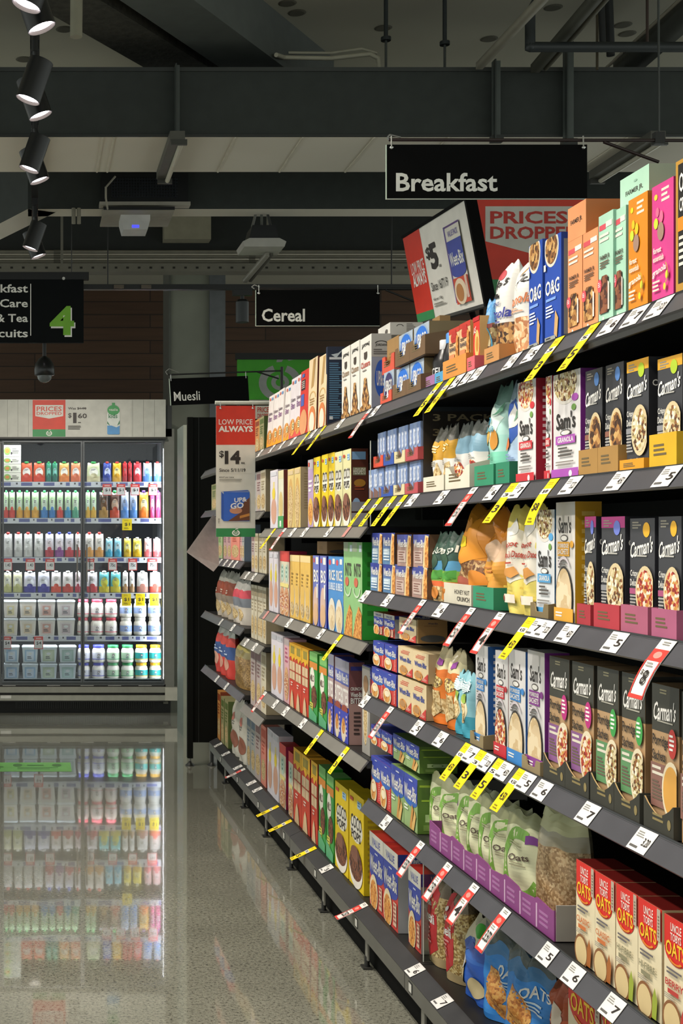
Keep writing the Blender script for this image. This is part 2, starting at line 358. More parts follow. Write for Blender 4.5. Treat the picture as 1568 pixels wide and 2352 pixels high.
pipe('water_pipe', [at(1378, -60, 5.9), at(1384, 118, 5.9)], .014, M('15181a', .5), 'thin black vertical pipe crossing the horizontal sprinkler pipe')
pipe('water_pipe', [at(1396, -60, 5.95), at(1402, 128, 5.95)], .018, M('15181a', .5), 'thicker black vertical pipe crossing the horizontal sprinkler pipe')
pipe('hanger_rod', [at(1371, -40, 6.0), at(1371, 160, 6.0)], .006, M('4a4232'), 'thin brown threaded rod beside the two black vertical pipes', 'rod')
pipe('hanger_rod', [at(1486, -40, 5.8), at(1486, 108, 5.8)], .006, M('3a2b26'), 'short reddish rod holding the sprinkler pipe near the dark lamp', 'rod')
pipe('hanger_rod', [at(1511, -40, 5.5), at(1513, 318, 5.5)], .004, M('3f4340'), 'long thin wire rod down to the sign rail', 'rod')
for px, y in ((886, 88), (1021, 98)):
    mb = MB(); a, b = at(px, y, 6.3), at(px, 165, 6.3); mb.tube(a, b, .006, GP); mb.tube(a + Vector((0, 0, .005)), a - Vector((0, 0, .012)), .024, M('22282a')); mb.tube(a, (a.x, a.y, 4.08), .01, M('22282a'))
    reg(mb.obj('sprinkler'), 'black sprinkler drop with a flat rosette', 'beside the white conduit' if px < 900 else 'standing alone right of the conduit', 'sprinkler')
mb = MB(); a, b = at(1100, 152, 6.15), at(1262, -20, 5.2); d = (b - a)
mb.tube(a, b, .022, M('8f8a7c', .5), 4); reg(mb.obj('cable_trunking'), 'pale sloping cable trunking rising over the big beam', '', 'trunking')
mb = MB(); a, b = at(1228, 158, 6.15), at(1372, -10, 5.4); mb.tube(a, b, .028, M('4a4a41', .6), 4); mb.tube(a + Vector((.05, 0, 0)), b + Vector((.05, 0, 0)), .012, M('6f6d62', .5), 6)
reg(mb.obj('cable_tray'), 'dark sloping cable tray behind the sprinkler pipe elbow', '', 'tray')
mb = MB(); a, b = at(1430, 158, 6.72), at(1640, -30, 5.73); mb.tube(a, b, .07, M('4b4d48', .7), 4); mb.tube(a + Vector((-.09, 0, 0)), b + Vector((-.09, 0, 0)), .008, M('b0aa9a'), 4)
reg(mb.obj('air_duct'), 'dark sloping duct at the upper right corner over the beam', '', 'duct')
# run of pipes and a perforated cable tray under the far beam
for i, (y0, r) in enumerate([(580, .0145), (591, .015), (602, .0145), (612, .0145)]):
    p, q = at(-40, y0, 10.4), at(960, y0, 10.4); mb = MB(); mb.tube((-3.9, 10.38, p.z), (5.9, 10.38, p.z), r, M('8b877b', .5), 10)
    for X in (.15, 1.7, 3.1): mb.tube((X, 10.38, p.z), (X + .05, 10.38, p.z), r * 1.2, M('6d6a60'), 10)
    reg(mb.obj('conduit'), 'long pale horizontal conduit in the run below the far beam,', ('topmost of four', 'second from top', 'third from top', 'lowest of four')[i], 'pipe')
a = at(0, 614, 10.3); b = at(0, 632, 10.3); mb = MB(); mb.box(-3.9, 5.9, 10.15, 10.3, b.z, b.z + .006, M('77746a', .5)); mb.box(-3.9, 5.9, 10.145, 10.15, b.z, a.z, M('77746a', .5))
for k in range(70): mb.box(-1 + k * .09, -1 + k * .09 + .02, 10.143, 10.145, b.z + .02, b.z + .035, M('26251f'))
for X in (-3, -1.4, .2, 1.8, 3.4, 5): mb.box(X, X + .02, 10.15, 10.156, b.z, 4.08, M('77746a', .5))
reg(mb.obj('cable_tray'), 'perforated steel cable tray running above the timber wall', '', 'tray')
# ventilation grille box on the second beam
a, b = at(232, 397, 7.5), at(432, 466, 7.5); t = empty('air_grille', (a.x, 7.5, b.z)); w, h = b.x - a.x, a.z - b.z
mb = MB(); mb.box(0, w, 0, .05, 0, h, M('101214', .5)); mb.obj('frame', t)
mb = MB()
for k in range(24): mb.box(.06 + (w - .12) * k / 24, .063 + (w - .12) * k / 24, -.008, 0, .03, h - .03, M('2c3138'))
for k in range(7): mb.box(.06, w - .06, -.008, 0, .03 + (h - .06) * k / 6.5, .033 + (h - .06) * k / 6.5, M('2c3138'))
mb.obj('mesh_grid', t)
mb = MB(); mb.box(-.01, w + .01, -.03, .05, -.02, 0, M('b0ab9e')); mb.obj('sill', t); reg(t, 'black air grille box with a fine mesh on the beam', '', 'grille')
# wireless access point under its ceiling plate
t = empty('access_point', (.39, 7.43, 3.33)); mb = MB(); mb.box(0, .405, 0, .4, 0, .012, M('9b968a', .6)); mb.box(0, .405, -.006, 0, .002, .02, M('1a1a1a')); mb.obj('mounting_plate', t)
mb = MB(); x0, x1 = .105, .265
mb.prism([(.0, 0), (.17, 0), (.17, -.03), (.155, -.085), (.015, -.085), (0, -.03)], 1, .1, .27, M('c9c8c6', .4))
o = mb.obj('body', t); o.location = (x0, 0, 0)
mb = MB(); mb.box(x0 + .065, x0 + .105, .0985, .1, -.075, -.06, EMIT('3a3dff', 2.2)); mb.obj('status_light', t); reg(t, 'white wireless access point with a blue light under a grey plate', '', 'access point')
pipe('cable', [at(265, 405, 7.3), at(243, 430, 7.3), at(243, 455, 7.35), at(247, 480, 7.42)], .006, M('9c978a'), 'pale cable dropping past the black grille to the access point', 'cable', 6)
# battens on the first soffit
for X, desc in ((.666, 'slim unlit batten light under the beam left of the aisle signs'), (2.91, 'slim unlit batten light under the beam behind the aisle sign')):
    t = empty('batten_light', (X, 6.1, 3.33)); mb = MB(); mb.box(-.035, .035, 0, .68, 0, .04, M('55544d', .5)); mb.obj('housing', t)
    mb = MB(); mb.tube((.02, .01, -.012), (.02, .67, -.012), .012, M('c8c3b2', .3)); mb.obj('tube', t)
    for ya in (-.004, .668): mb = MB(); mb.box(-.03, .045, ya, ya + .016, -.026, .0, M('3c3c38')); mb.obj('end_cap', t)
    reg(t, desc, '', 'light')
# ceiling speaker / projector unit
a, b = at(560, 545, 7.62), at(652, 568, 7.62); t = empty('projector', (a.x, 7.62, b.z)); w = b.x - a.x
mb = MB(); mb.prism([(0, 0), (w, 0), (w + .01, .03), (w - .03, .05), (.03, .05), (-.01, .03)], 1, -.02, .22, M('b5b2aa', .4)); mb.obj('base_tray', t)
mb = MB(); mb.prism([(.03, .05), (w - .03, .05), (w - .05, .13), (.05, .13)], 1, 0, .2, M('141617', .4)); mb.obj('housing', t)
mb = MB(); mb.tube((w * .5, .08, .13), (w * .5, .08, 3.371 + .0 - b.z), .008, M('5d5f58')); mb.tube((.06, .08, .13), (w * .4, .08, .26), .008, M('70706a')); mb.tube((w - .06, .08, .13), (w * .6, .08, .26), .008, M('2c2d2b')); mb.obj('bracket', t)
reg(t, 'black projector with a white underside hanging on a rod', '', 'projector')
mb = MB(); mb.tube(at(562, 645, 8.06), at(614, 584, 7.74), .018, M('8d8a80', .4), 4); mb.tube(at(574, 645, 8.06), at(624, 584, 7.74), .012, M('55534c', .4), 4); reg(mb.obj('support_arm'), 'sloping pale steel arm below the projector', '', 'arm')
for px in (170, 178): pass
mb = MB()
for px in (169, 181): mb.tube(at(px, 478, 7.55), at(px, 514, 7.55), .012, M('8d897b'), 8)
reg(mb.obj('pipe_end'), 'pair of short pale pipe ends below the second beam', '', 'pipe')
# ------------------------------------------------------------------ lighting track with its spot heads
mb = MB(); mb.box(-.018, .018, -2.5, 8.3, 3.33, 3.362, M('131313', .4))
for y in (-2, -.2, 1.6, 3.4, 5.2, 7.0): mb.tube((0, y, 3.362), (0, y, 4.08), .005, M('3a3a38'), 6)
reg(mb.obj('lighting_track'), 'black lighting track above the aisle carrying the spot heads', '', 'track')
BL = M('17181a', .35)
def head(y, side, desc, i):
    """side +1 aims at the shelves, -1 at the far side of the aisle"""
    zc = 3.06; ax = Vector((side * .33, 0, -.944)); fc = Vector((side * .024 - .002, y, zc)); top = fc - ax * .15
    t = empty('track_spotlight', (0, y, 3.33))
    def loc(v): return Vector(v) - Vector((0, y, 3.33))
    mb = MB(); mb.box(-.016, .016, -.045, .045, -.035, 0, BL); mb.obj('adapter', t)
    mb = MB(); mb.tube((0, 0, -.035), (0, 0, -.095), .013, BL); mb.tube((0, 0, -.09), loc(top + ax * .03), .011, BL); mb.obj('arm', t)
    mb = MB(); mb.tube(loc(top), loc(fc), .0455, BL, 28, caps=False); mb.tube(loc(top), loc(top + ax * .001), .0455, BL, 28)
    mb.tube(loc(fc), loc(fc - ax * .03), .0435, M('55504a', .3), 28, r1=.036, caps=False); mb.obj('barrel', t)
    mb = MB(); mb.tube(loc(fc - ax * .012), loc(fc - ax * .0125), .0425, EMIT('fff6ff', 9.0), 28); mb.obj('lens', t)
    reg(t, desc, '', 'spotlight', i)
    if side > 0: lamp('spot_beam', 'SPOT', fc + ax * .01, fc + Vector((.40, 0, -1)), SHELF_SPOT_W, spot_size=math.radians(92), spot_blend=1.0, shadow_soft_size=.05)
    else: lamp('spot_beam', 'SPOT', fc + ax * .01, fc + Vector((-.45, 0, -1)), AISLE_SPOT_W, spot_size=math.radians(105), spot_blend=.7, shadow_soft_size=.05)
heads = [(3.9, -1), (4.07, 1), (4.74, -1), (4.92, 1), (5.64, -1), (5.82, 1), (7.2, -1), (7.4, 1)]
nm = ['top', 'second from top', 'third from top', 'lowest']
for i, (y, sd) in enumerate(heads):
    head(y, sd, 'black track spotlight tilted ' + ('towards the shelves' if sd > 0 else 'away from the shelves') + ', ' + nm[i // 2] + ' pair', i)
for y in (-1.2, -.2, .8, 1.7, 2.5, 3.25):        # the same track goes on over the photographer
    lamp('spot_beam', 'SPOT', (.02, y, 3.06), (.42, y, 2.06), SHELF_SPOT_W, spot_size=math.radians(92), spot_blend=1.0, shadow_soft_size=.05)
for y in (-.8, .5, 1.8, 3.1, 4.4, 5.7, 7.0):     # and a second track runs above the other side of the aisle
    lamp('spot_beam', 'SPOT', (-.75, y, 3.1), (1.05, y, .6), SIDE_SPOT_W, spot_size=math.radians(80), spot_blend=1.0, shadow_soft_size=.06)
lamp('spot_beam', 'SPOT', (0, 8.1, 3.2), (.3, 10.4, .6), 260, spot_size=math.radians(95), spot_blend=1.0, shadow_soft_size=.06)
# spot head hanging from the cross rail by the cereal sign, unlit
p = at(192, 660, 8.06); q = at(960, 660, 8.06); mb = MB(); mb.box(p.x, q.x, 8.04, 8.08, p.z - .016, p.z + .016, M('111213', .4))
mb.box(at(262, 660, 8).x, at(285, 660, 8).x, 8.02, 8.04, p.z - .012, p.z + .008, M('5a4f42')); mb.box(at(325, 660, 8).x, at(348, 660, 8).x, 8.02, 8.04, p.z - .012, p.z + .008, M('5a4f42'))

for X in (.45, 2.2): mb.tube((X, 8.06, p.z), (X, 8.06, 4.08), .004, M('2a2a2a'), 6)
reg(mb.obj('lighting_track'), 'black cross rail hung level behind the aisle number sign', '', 'track')
c = at(556, 712, 8.06); t = empty('track_spotlight', (c.x, 8.06, p.z - .0165))
mb = MB(); mb.box(-.06, .06, -.02, .02, -.035, .0, BL); mb.tube((0, 0, -.035), (0, 0, -.065), .012, BL); mb.obj('adapter', t)
mb = MB(); mb.tube((0, 0, -.06), (0, 0, -.075), .03, BL, 24, r1=.04); mb.tube((0, 0, -.075), (0, 0, -.2), .04, M('34373a', .4), 24); mb.obj('barrel', t)
reg(t, 'unlit dark cylinder spotlight hanging beside the Cereal sign', '', 'spotlight')
# ------------------------------------------------------------------ shelving: four bays, shelves at their own heights
FR, RAIL, RAILG, BLK = M('141414', .5, spec=.2), M('4b4b50', .32), M('75726c', .35), M('080807', .8, spec=.1)
ST = M('8a8880', .4, metal=.3)
ZTOP = 1.856
def bay(name, y0, y1, zs, desc, rail=RAIL, feet=(), joints=(), base=0):
    t = empty('shelving_bay', (1.3, (y0 + y1) / 2, 0)); t.location = (1.3, y0, 0)
    L = y1 - y0
    def put(mb, nm, par=t): return mb.obj(nm, par)
    def B(mb, x0, x1, a, b, z0, z1, m): mb.box(x0 - 1.3, x1 - 1.3, a, b, z0, z1, m)
    mb = MB(); B(mb, 1.5, 1.53, 0, L, .05, 1.95, FR); put(mb, 'back_panel')
    for ya in (.0, L - .03):
        mb = MB(); B(mb, 1.47, 1.5, ya, ya + .03, .02, 1.95, FR); put(mb, 'upright')
    for z in zs:
        mb = MB(); B(mb, 1.0, 1.5, .004, L - .004, z - .024, z - .0012, M('1d1c1b', .5))
        for ya in (.012, L - .016): B(mb, 1.16, 1.46, ya, ya + .004, z - .06, z - .024, FR)
        sh = put(mb, 'shelf')
        mb = MB(); mb.prism([(1.002 - 1.3, z + .001), (.976 - 1.3, z - .033), (.979 - 1.3, z - .036), (1.006 - 1.3, z - .003)], 1, .002, L - .002, rail)
        mb.prism([(1.0036 - 1.3, z + .004), (1.0016 - 1.3, z + .004), (1.001 - 1.3, z + .0003), (1.0036 - 1.3, z - .003)], 1, .002, L - .002, M('2a2a2c', .3))
        if z == ZTOP: mb.box(.979 - 1.3, .985 - 1.3, .002, L - .002, z - .046, z - .034, M('2b2a28', .4))
        put(mb, 'price_rail', sh)
    L += base; z = .19; mb = MB(); B(mb, 1.159, 1.5, .002, L - .002, z - .03, z - .0012, M('1d1c1b', .5)); sh = put(mb, 'shelf')
    mb = MB(); mb.prism([(1.160 - 1.3, z + .001), (1.111 - 1.3, .1665), (1.113 - 1.3, .163), (1.163 - 1.3, z - .004)], 1, .002, L - .002, M('3e3e40', .3)); put(mb, 'price_rail', sh)
    mb = MB(); B(mb, 1.112, 1.122, .003, L - .003, .116, .163, M('6d6c67', .3, metal=.4)); bp = put(mb, 'base_panel')
    for j in joints:
        mb = MB(); B(mb, 1.1105, 1.112, j - y0 - .05, j - y0 - .015, .124, .157, M('1a1a1a')); B(mb, 1.11, 1.1105, j - y0 - .046, j - y0 - .019, .128, .153, M('c9c7c0')); put(mb, 'label_plate', bp)
    mb = MB(); B(mb, 1.162, 1.178, 0, L, .0, .14, BLK); put(mb, 'kickboard')
    for f in feet:
        mb = MB(); B(mb, 1.133, 1.139, f - y0 - .02, f - y0 + .012, .03, .15, ST); B(mb, 1.118, 1.15, f - y0 - .022, f - y0 + .022, .0, .006, M('2c2b28'))
        mb.tube((1.136 - 1.3, f - y0, .006), (1.136 - 1.3, f - y0, .04), .009, M('22211f')); put(mb, 'foot')
    reg(t, desc, '', 'shelving'); return t
AZ = dict(S6=ZTOP, S5=1.5875, S4=1.313, S3=.998, S2=.687, S1=.19)
BZ = dict(S6=ZTOP, B5=1.507, B4=1.155, B3=.802, S1=.19)
CZS = dict(C5=1.586, C4=1.309, C3=.994, C2=.678)
DZ = dict(D5=1.62, D4=1.353, D3=1.035, D2=.717)
YA, YB, YC, YD = 3.93, 5.70, 6.24, 7.7
bay('A', 1.3, YA, [AZ[k] for k in ('S6', 'S5', 'S4', 'S3', 'S2')], 'black shelving bay with six shelves holding muesli and oats', feet=(1.9, 2.55, 3.2, 3.82), joints=(1.95, 2.6, 3.25, 3.9))
bay('B', YA, YB, [BZ[k] for k in ('S6', 'B5', 'B4', 'B3')], 'black shelving bay with five shelves of boxed cereal', rail=RAILG, feet=(4.47, 5.14), joints=(4.55, 5.21))
bay('C', YB, YC, [ZTOP] + list(CZS.values()), 'narrow black shelving bay beyond the boxed cereal', rail=RAILG, feet=(5.79,), joints=(5.86,))
bay('D', YC, YD, [ZTOP] + list(DZ.values()), 'far black shelving bay beside the black end frame', feet=(6.42, 7.1, 7.8), joints=(6.53, 7.2, 7.85), base=.63)
# black end frame and grey panel beyond the shelving
t = empty('shelving_upright', (1.0, 8.38, 0)); mb = MB(); mb.box(-.02, .015, 0, .05, .05, 2.24, M('0c0c09', .6, spec=.15)); mb.tube((-.002, .025, .0), (-.002, .025, .05), .008, ST); mb.lathe([(.03, 0), (.03, .004), (.012, .02), (.008, .03)], M('14130f'), 14, (-.002, .025, 0)); mb.obj('post', t)
mb = MB(); mb.box(.015, .56, .015, .035, .15, 2.24, M('0c0c09', .6, spec=.15)); mb.box(.05, .055, .012, .015, .15, 2.24, M('0c0c08')); mb.obj('panel', t)
mb = MB(); mb.tube((.14, .025, 0), (.14, .025, .15), .012, M('15140f')); mb.lathe([(.03, 0), (.03, .004), (.012, .02), (.008, .03)], M('14130f'), 14, (.14, .025, 0)); mb.obj('leg', t)
reg(t, 'tall black shelving end frame on small feet', '', 'end frame')
mb = MB(); mb.box(1.088, 1.115, 9.57, 9.98, .0, 2.29, {'*': M('6a716b', .5), 'x0': M('707a74', .45), 'y0': M('8d9184', .5)}); reg(mb.obj('partition_screen'), 'tall grey green panel between the cabinet and the black frame', '', 'panel')
# ------------------------------------------------------------------ chilled cabinet
YF = 10.83; k = YF / FP
def fx(px): return (px - VX) * k
def fz(py): return CZ - (py - VY) * k
CAB = empty('chilled_cabinet', (fx(190), YF, 0)); cx0 = fx(190)
def cb(mb, nm, par=CAB): 
    mb.v = [(x - cx0, y - YF, z) for x, y, z in mb.v]; return mb.obj(nm, par)
GM, WHT, NAVY = M('57595a', .4, metal=.5), M('b9bab8', .5), M('15222e', .5)
XL, XR = fx(-34), fx(400)
mb = MB(); mb.box(XL, XR - .02, 11.62, 11.7, .1, 2.56, M('0b0f13', .6)); mb.box(XL, XL + .04, YF + .05, 11.62, .1, 2.56, WHT); mb.box(fx(381), XR - .02, YF + .05, 11.62, .1, 2.56, WHT); mb.box(XL, XR - .02, YF, 11.62, 2.3, 2.56, M('2a2c2c')); mb.box(XL, XR - .02, YF + .05, 11.62, .1, CZ - (1561 - VY) * 11.0 / FP, WHT); cb(mb, 'body')
mb = MB(); mb.box(XL, fx(3), YF, YF + .05, fz(1572), fz(1008), GM); mb.box(fx(376), fx(400), YF, YF + .05, fz(1580), fz(985), M('6f7069', .4)); mb.box(XL, fx(378), YF - .005, YF + .05, fz(1018), fz(1006), GM); mb.box(XL, fx(378), YF - .005, YF + .05, fz(1574), fz(1560), GM); cb(mb, 'frame')
# header with the sale poster
mb = MB(); mb.box(XL, fx(379), YF - .05, YF, fz(1005), fz(919), M('c4c3ba', .5)); mb.box(XL, fx(381), YF - .055, YF, fz(1009), fz(1005), M('2b2a25')); 
for px in (17, 41, 65, 303, 328, 353): mb.box(fx(px), fx(px) + .003, YF - .0506, YF - .05, fz(1004), fz(920), M('8f8e86'))
hd = cb(mb, 'header')
mb = MB(); pl = Flat((fx(75), YF - .051, fz(1004)), (fx(300) - fx(75), 0, 0), (0, 0, fz(920) - fz(1004)), (0, -1, 0))
R, G, K, Wt = 'd8361c', '2f8f4f', '2a1f1c', 'dcdad2'
def apple(cx, cy, rx, ry, c): return [('o', cx, cy, rx, ry, .36, c, 110, 430), ('o', cx, cy + ry * .02, rx * .42, ry * .42, .5, c, 100, 440), ('o', cx + rx * .25, cy + ry * 1.15, rx * .42, ry * .34, .62, c, 20, 185)]
draw(mb, pl, [('r', 0, 0, 1, 1, M('cbc9c0')), ('r', 0, .2, .333, 1, M(R)), ('r', 0, 0, .333, .2, M(G)), ('p', [(.027, .56), (.167, .49), (.31, .56), (.31, .86), (.027, .86)], M(Wt)),
    ('t', 'PRICES', .04, .69, .295, .82, M(R), 0), ('t', 'DROPPED', .04, .59, .295, .67, M(R), 0)] + apple(.167, .09, .03, .07, M(Wt)) +
    [('t', 'Was $1.90', .36, .73, .545, .8, M(K)), ('r', .46, .76, .545, .775, M(K)), ('t', '$', .36, .5, .395, .64, M(K)), ('t', '1', .41, .37, .445, .65, M(K), 0, 0, .03), ('t', '60', .46, .5, .55, .63, M(K)), ('t', 'ea', .46, .37, .49, .4, M(K)), ('l', .36, .18, .51, .3, 4, M('55504a')),
     ('p', [(.755, .1), (.765, .06), (.875, .06), (.885, .1), (.885, .6), (.87, .8), (.77, .8), (.755, .6)], M('dfe3dc')), ('e', .82, .72, .062, .14, M('4aa05f')), ('r', .805, .84, .835, .92, M('4aa05f')), ('t', 'vaalia', .775, .7, .865, .77, M(Wt)), ('t', 'kids', .77, .5, .86, .62, M('3d7d5a')), ('p', [(.757, .3), (.757, .08), (.765, .06), (.875, .06), (.883, .08), (.883, .3), (.85, .25), (.8, .3)], M('5b9ad2')), ('p', [(.757, .35), (.785, .3), (.757, .42)], M('3d7d5a')), ('p', [(.883, .35), (.858, .3), (.883, .45)], M('3d7d5a'))])
cb(mb, 'sale_poster', hd)
# lower bumpers and grille
mb = MB(); mb.box(XL, fx(406), YF - .03, YF + .05, fz(1590), fz(1577), M('8a897f', .35, metal=.3)); mb.box(XL, fx(406), YF - .035, YF + .05, fz(1608), fz(1596), M('96958a', .35, metal=.3)); mb.box(XL, fx(380), YF, YF + .05, fz(1612), fz(1572), M('1a1310')); mb.box(fx(378), fx(406), YF - .037, YF - .028, fz(1608), fz(1578), M('a9a79b', .4))
for px in (6, 108, 185, 248, 318): mb.box(fx(px), fx(px + 30), YF - .004, YF, fz(1575), fz(1573), M('d0cfc8'))
mb.box(fx(2), fx(26), YF - .038, YF - .03, fz(1603), fz(1596), M('c9c8c2')); cb(mb, 'bumper')
mb = MB(); mb.box(XL, fx(392), YF + .08, YF + .12, 0, fz(1612), M('0b0b0a', .6)); mb.box(XL, XR - .02, YF + .12, 11.7, 0, .1, M('0b0b0a'))
for i in range(75): mb.box(fx(36) + i * .0155, fx(36) + i * .0155 + .006, YF + .072, YF + .08, fz(1630), fz(1614), M('262624'))
mb.box(fx(377), fx(388), YF + .07, YF + .08, fz(1619), fz(1612), M('77756a')); cb(mb, 'kick_grille')
# doors: frame, pane, handle
for a, b, hx in ((5, 189, 180), (190, 374, 199)):
    mb = MB(); z0, z1 = fz(1567), fz(1013); w = .014
    for q in ((fx(a), fx(a) + w, z0, z1), (fx(b) - w, fx(b), z0, z1), (fx(a) + w, fx(b) - w, z0, z0 + .012), (fx(a) + w, fx(b) - w, z1 - .012, z1)): mb.box(q[0], q[1], YF - .02, YF + .01, q[2], q[3], M('5a5d60', .35, metal=.5))
    d = cb(mb, 'door'); mb = MB(); mb.poly([(fx(a) + w, YF - .005, z0 + .012), (fx(b) - w, YF - .005, z0 + .012), (fx(b) - w, YF - .005, z1 - .012), (fx(a) + w, YF - .005, z1 - .012)], CLEAR('f4fbff', .06, .97, .02)); cb(mb, 'glass_pane', d)
    mb = MB(); x = fx(hx - 3 if hx < 190 else hx); mb.tube((x, YF - .05, fz(1336)), (x, YF - .05, fz(1250)), .007, M('77736d', .3, metal=.7)); mb.tube((x, YF - .05, fz(1332)), (x, YF - .018, fz(1332)), .005, M('77736d')); mb.tube((x, YF - .05, fz(1254)), (x, YF - .018, fz(1254)), .005, M('77736d')); cb(mb, 'handle', d)
# shelves with white price strips and light tubes below
YP = 11.0; kp = YP / FP
def gx(px): return (px - VX) * kp
def gz(py): return CZ - (py - VY) * kp
FB = {1: 1107, 2: 1190, 3: 1280, 4: 1361.5, 5: 1460, 6: 1559}
rb = random.Random(5)
LT = EMIT('f4f7ff', FRIDGE_STRIP)
for r in range(1, 7):
    z = gz(FB[r])
    if r < 6:
        mb = MB(); mb.box(XL + .045, fx(380), YP - .02, 11.55, z - .022, z - .001, M('3c4146', .4)); sh = cb(mb, 'shelf')
        mb = MB(); mb.box(XL + .045, fx(378), YP - .03, YP - .02, gz(FB[r] + 12.5), z, M('d6d8da', .4)); x = gx(3)
        while x < gx(366):
            w = rb.uniform(.03, .11); w2 = rb.uniform(.05, .1); mb.box(x, x + w, YP - .0308, YP - .03, gz(FB[r] + 9), gz(FB[r] + 1.5), M('5d6396')); 
            mb.box(x + w + w2 * .5, x + w + w2 * .68, YP - .0308, YP - .03, gz(FB[r] + 6), gz(FB[r] + 2), M('33333a')); x += w + w2
        cb(mb, 'price_strip', sh)
        mb = MB(); mb.box(XL + .05, fx(374), YP - .018, YP + .004, z - .028, z - .0225, LT); cb(mb, 'light_tube', sh)
mb = MB(); mb.box(XL + .05, fx(374), YF + .06, YF + .085, 2.285, 2.295, LT); mb.box(fx(374.5), fx(379), YF + .052, YF + .075, fz(1560), fz(1030), EMIT('f4f7ff', FRIDGE_STRIP * .8)); cb(mb, 'light_tube')
mb = MB(); mb.box(fx(186.5), fx(192.5), YF + .02, YF + .06, fz(1560), fz(1020), M('2c2f31', .4)); cb(mb, 'mullion')
tag(CAB, 'tall glass-door chilled cabinet full of yoghurt under a white header', 'refrigerator')
# ------------------------------------------------------------------ packs: one builder per kind
OAT = FOOD(['c9ae7c', 'b08f5a', 'ddc596', '9a7a48', 'cdb688'], 170); GRAN = FOOD(['6b4526', 'a8763c', 'c9a063', '3f2616', 'b98a4e', '8a5a2e'], 120)
NUTS = FOOD(['d9c9a4', '8a5a30', 'efe6cf', '5a3a22', 'b3a068', 'c9b98c'], 180); BERRY = FOOD(['b5402e', 'e8dcc8', '8a2a24', 'c9924a', 'd9b98a'], 180)
PORR = FOOD(['d8c09a', 'cdb287', 'e2d0ae'], 60); CHOC = FOOD(['5a3020', '7a452c', '43241a', '8a5538'], 130); FLK = FOOD(['c9823a', 'e0a85a', 'a8642a', 'd9954a'], 150)
CREAM, INK, WH = 'e6dcc2', '2a2320', 'ece9e4'
def T(s, a, b, c, e, m, sk=0, bold=.02): return ('t', s, a, b, c, e, m, sk, bold)
def sams_gran(c, food): return [('b', .46, .9, .5, .2, 'd5d0c8', food), ('e', .82, .75, .12, .035, c), ('e', .78, .66, .08, .03, '6f9a4a'), T("Sam's", .14, .47, .84, .63, INK), ('e', .5, .435, .2, .03, '5a5450'), ('e', .5, .435, .16, .02, WH),
    ('r', .14, .33, .86, .41, c), T('GRANOLA', .22, .345, .8, .395, WH), ('l', .24, .2, .8, .3, 3, '55504c'), ('l', .16, .12, .86, .17, 2, '8a8480'), ('r', 0, 0, 1, .1, c), ('e', .72, .05, .06, .03, WH)]
def sams_porr(c, food): return [T("Sam's", .14, .74, .8, .88, INK), ('e', .45, .7, .2, .03, '5a5450'), ('e', .45, .7, .16, .02, WH), ('r', .12, .55, .74, .67, c), T('PORRIDGE', .16, .62, .7, .655, WH), T('SACHETS', .16, .565, .7, .61, WH), ('e', .88, .65, .09, .03, c), ('l', .18, .44, .72, .54, 4, '6f6a68'),
    ('e', .5, .2, .44, .27, '3a3532'), ('e', .5, .2, .41, .25, food), ('o', .5, .24, .5, .31, .08, 'd0c6cc', 50, 130), ('r', 0, 0, 1, .12, c), ('l', .1, .035, .55, .085, 2, WH)]
def carman(badge, food, band=None, acc='8a8a8e'): return ([('r', 0, .9, 1, 1, band)] if band else []) + [('l', .1, .9, .5, .97, 3, '8f8a7c'), ('e', .68, .9, .14, .065, badge), T("Carman's", .04, .68, .95, .82, WH, .06, -.018), ('l', .3, .655, .85, .68, 1, 'b5b2ac'),
    T('Crispy', .05, .48, .36, .55, 'd5d2cc'), T('Deluxe', .05, .41, .38, .47, 'd5d2cc'), ('r', .04, .34, .4, .39, acc), ('l', .06, .16, .36, .33, 6, 'a5a29e'), ('b', .68, .36, .38, .23, 'd8c49a', food), ('e', .3, .1, .03, .012, 'd8c49a'), ('e', .45, .06, .03, .012, 'c9b98c'), ('e', .6, .1, .03, .012, 'efe6cf')]
def carman_porr(acc, badge, food): return [('r', 0, .68, 1, 1, '3d3c34'), ('l', .3, .93, .6, .97, 2, '8a8468'), T("Carman's", .08, .76, .9, .89, WH, .02, -.016), ('l', .22, .735, .8, .755, 1, 'a8a498'), T('Porridge', .05, .56, .64, .655, INK), T('Sachets', .05, .48, .54, .55, INK),
    ('r', 0, .16, .6, .46, acc), ('l', .06, .36, .5, .44, 2, 'e0d8c8'), ('l', .06, .2, .45, .34, 6, '6a5a4a'), ('e', .82, .62, .15, .1, badge), ('l', .72, .56, .92, .68, 4, WH), ('b', .8, .3, .34, .2, 'e3d6b8', food)]
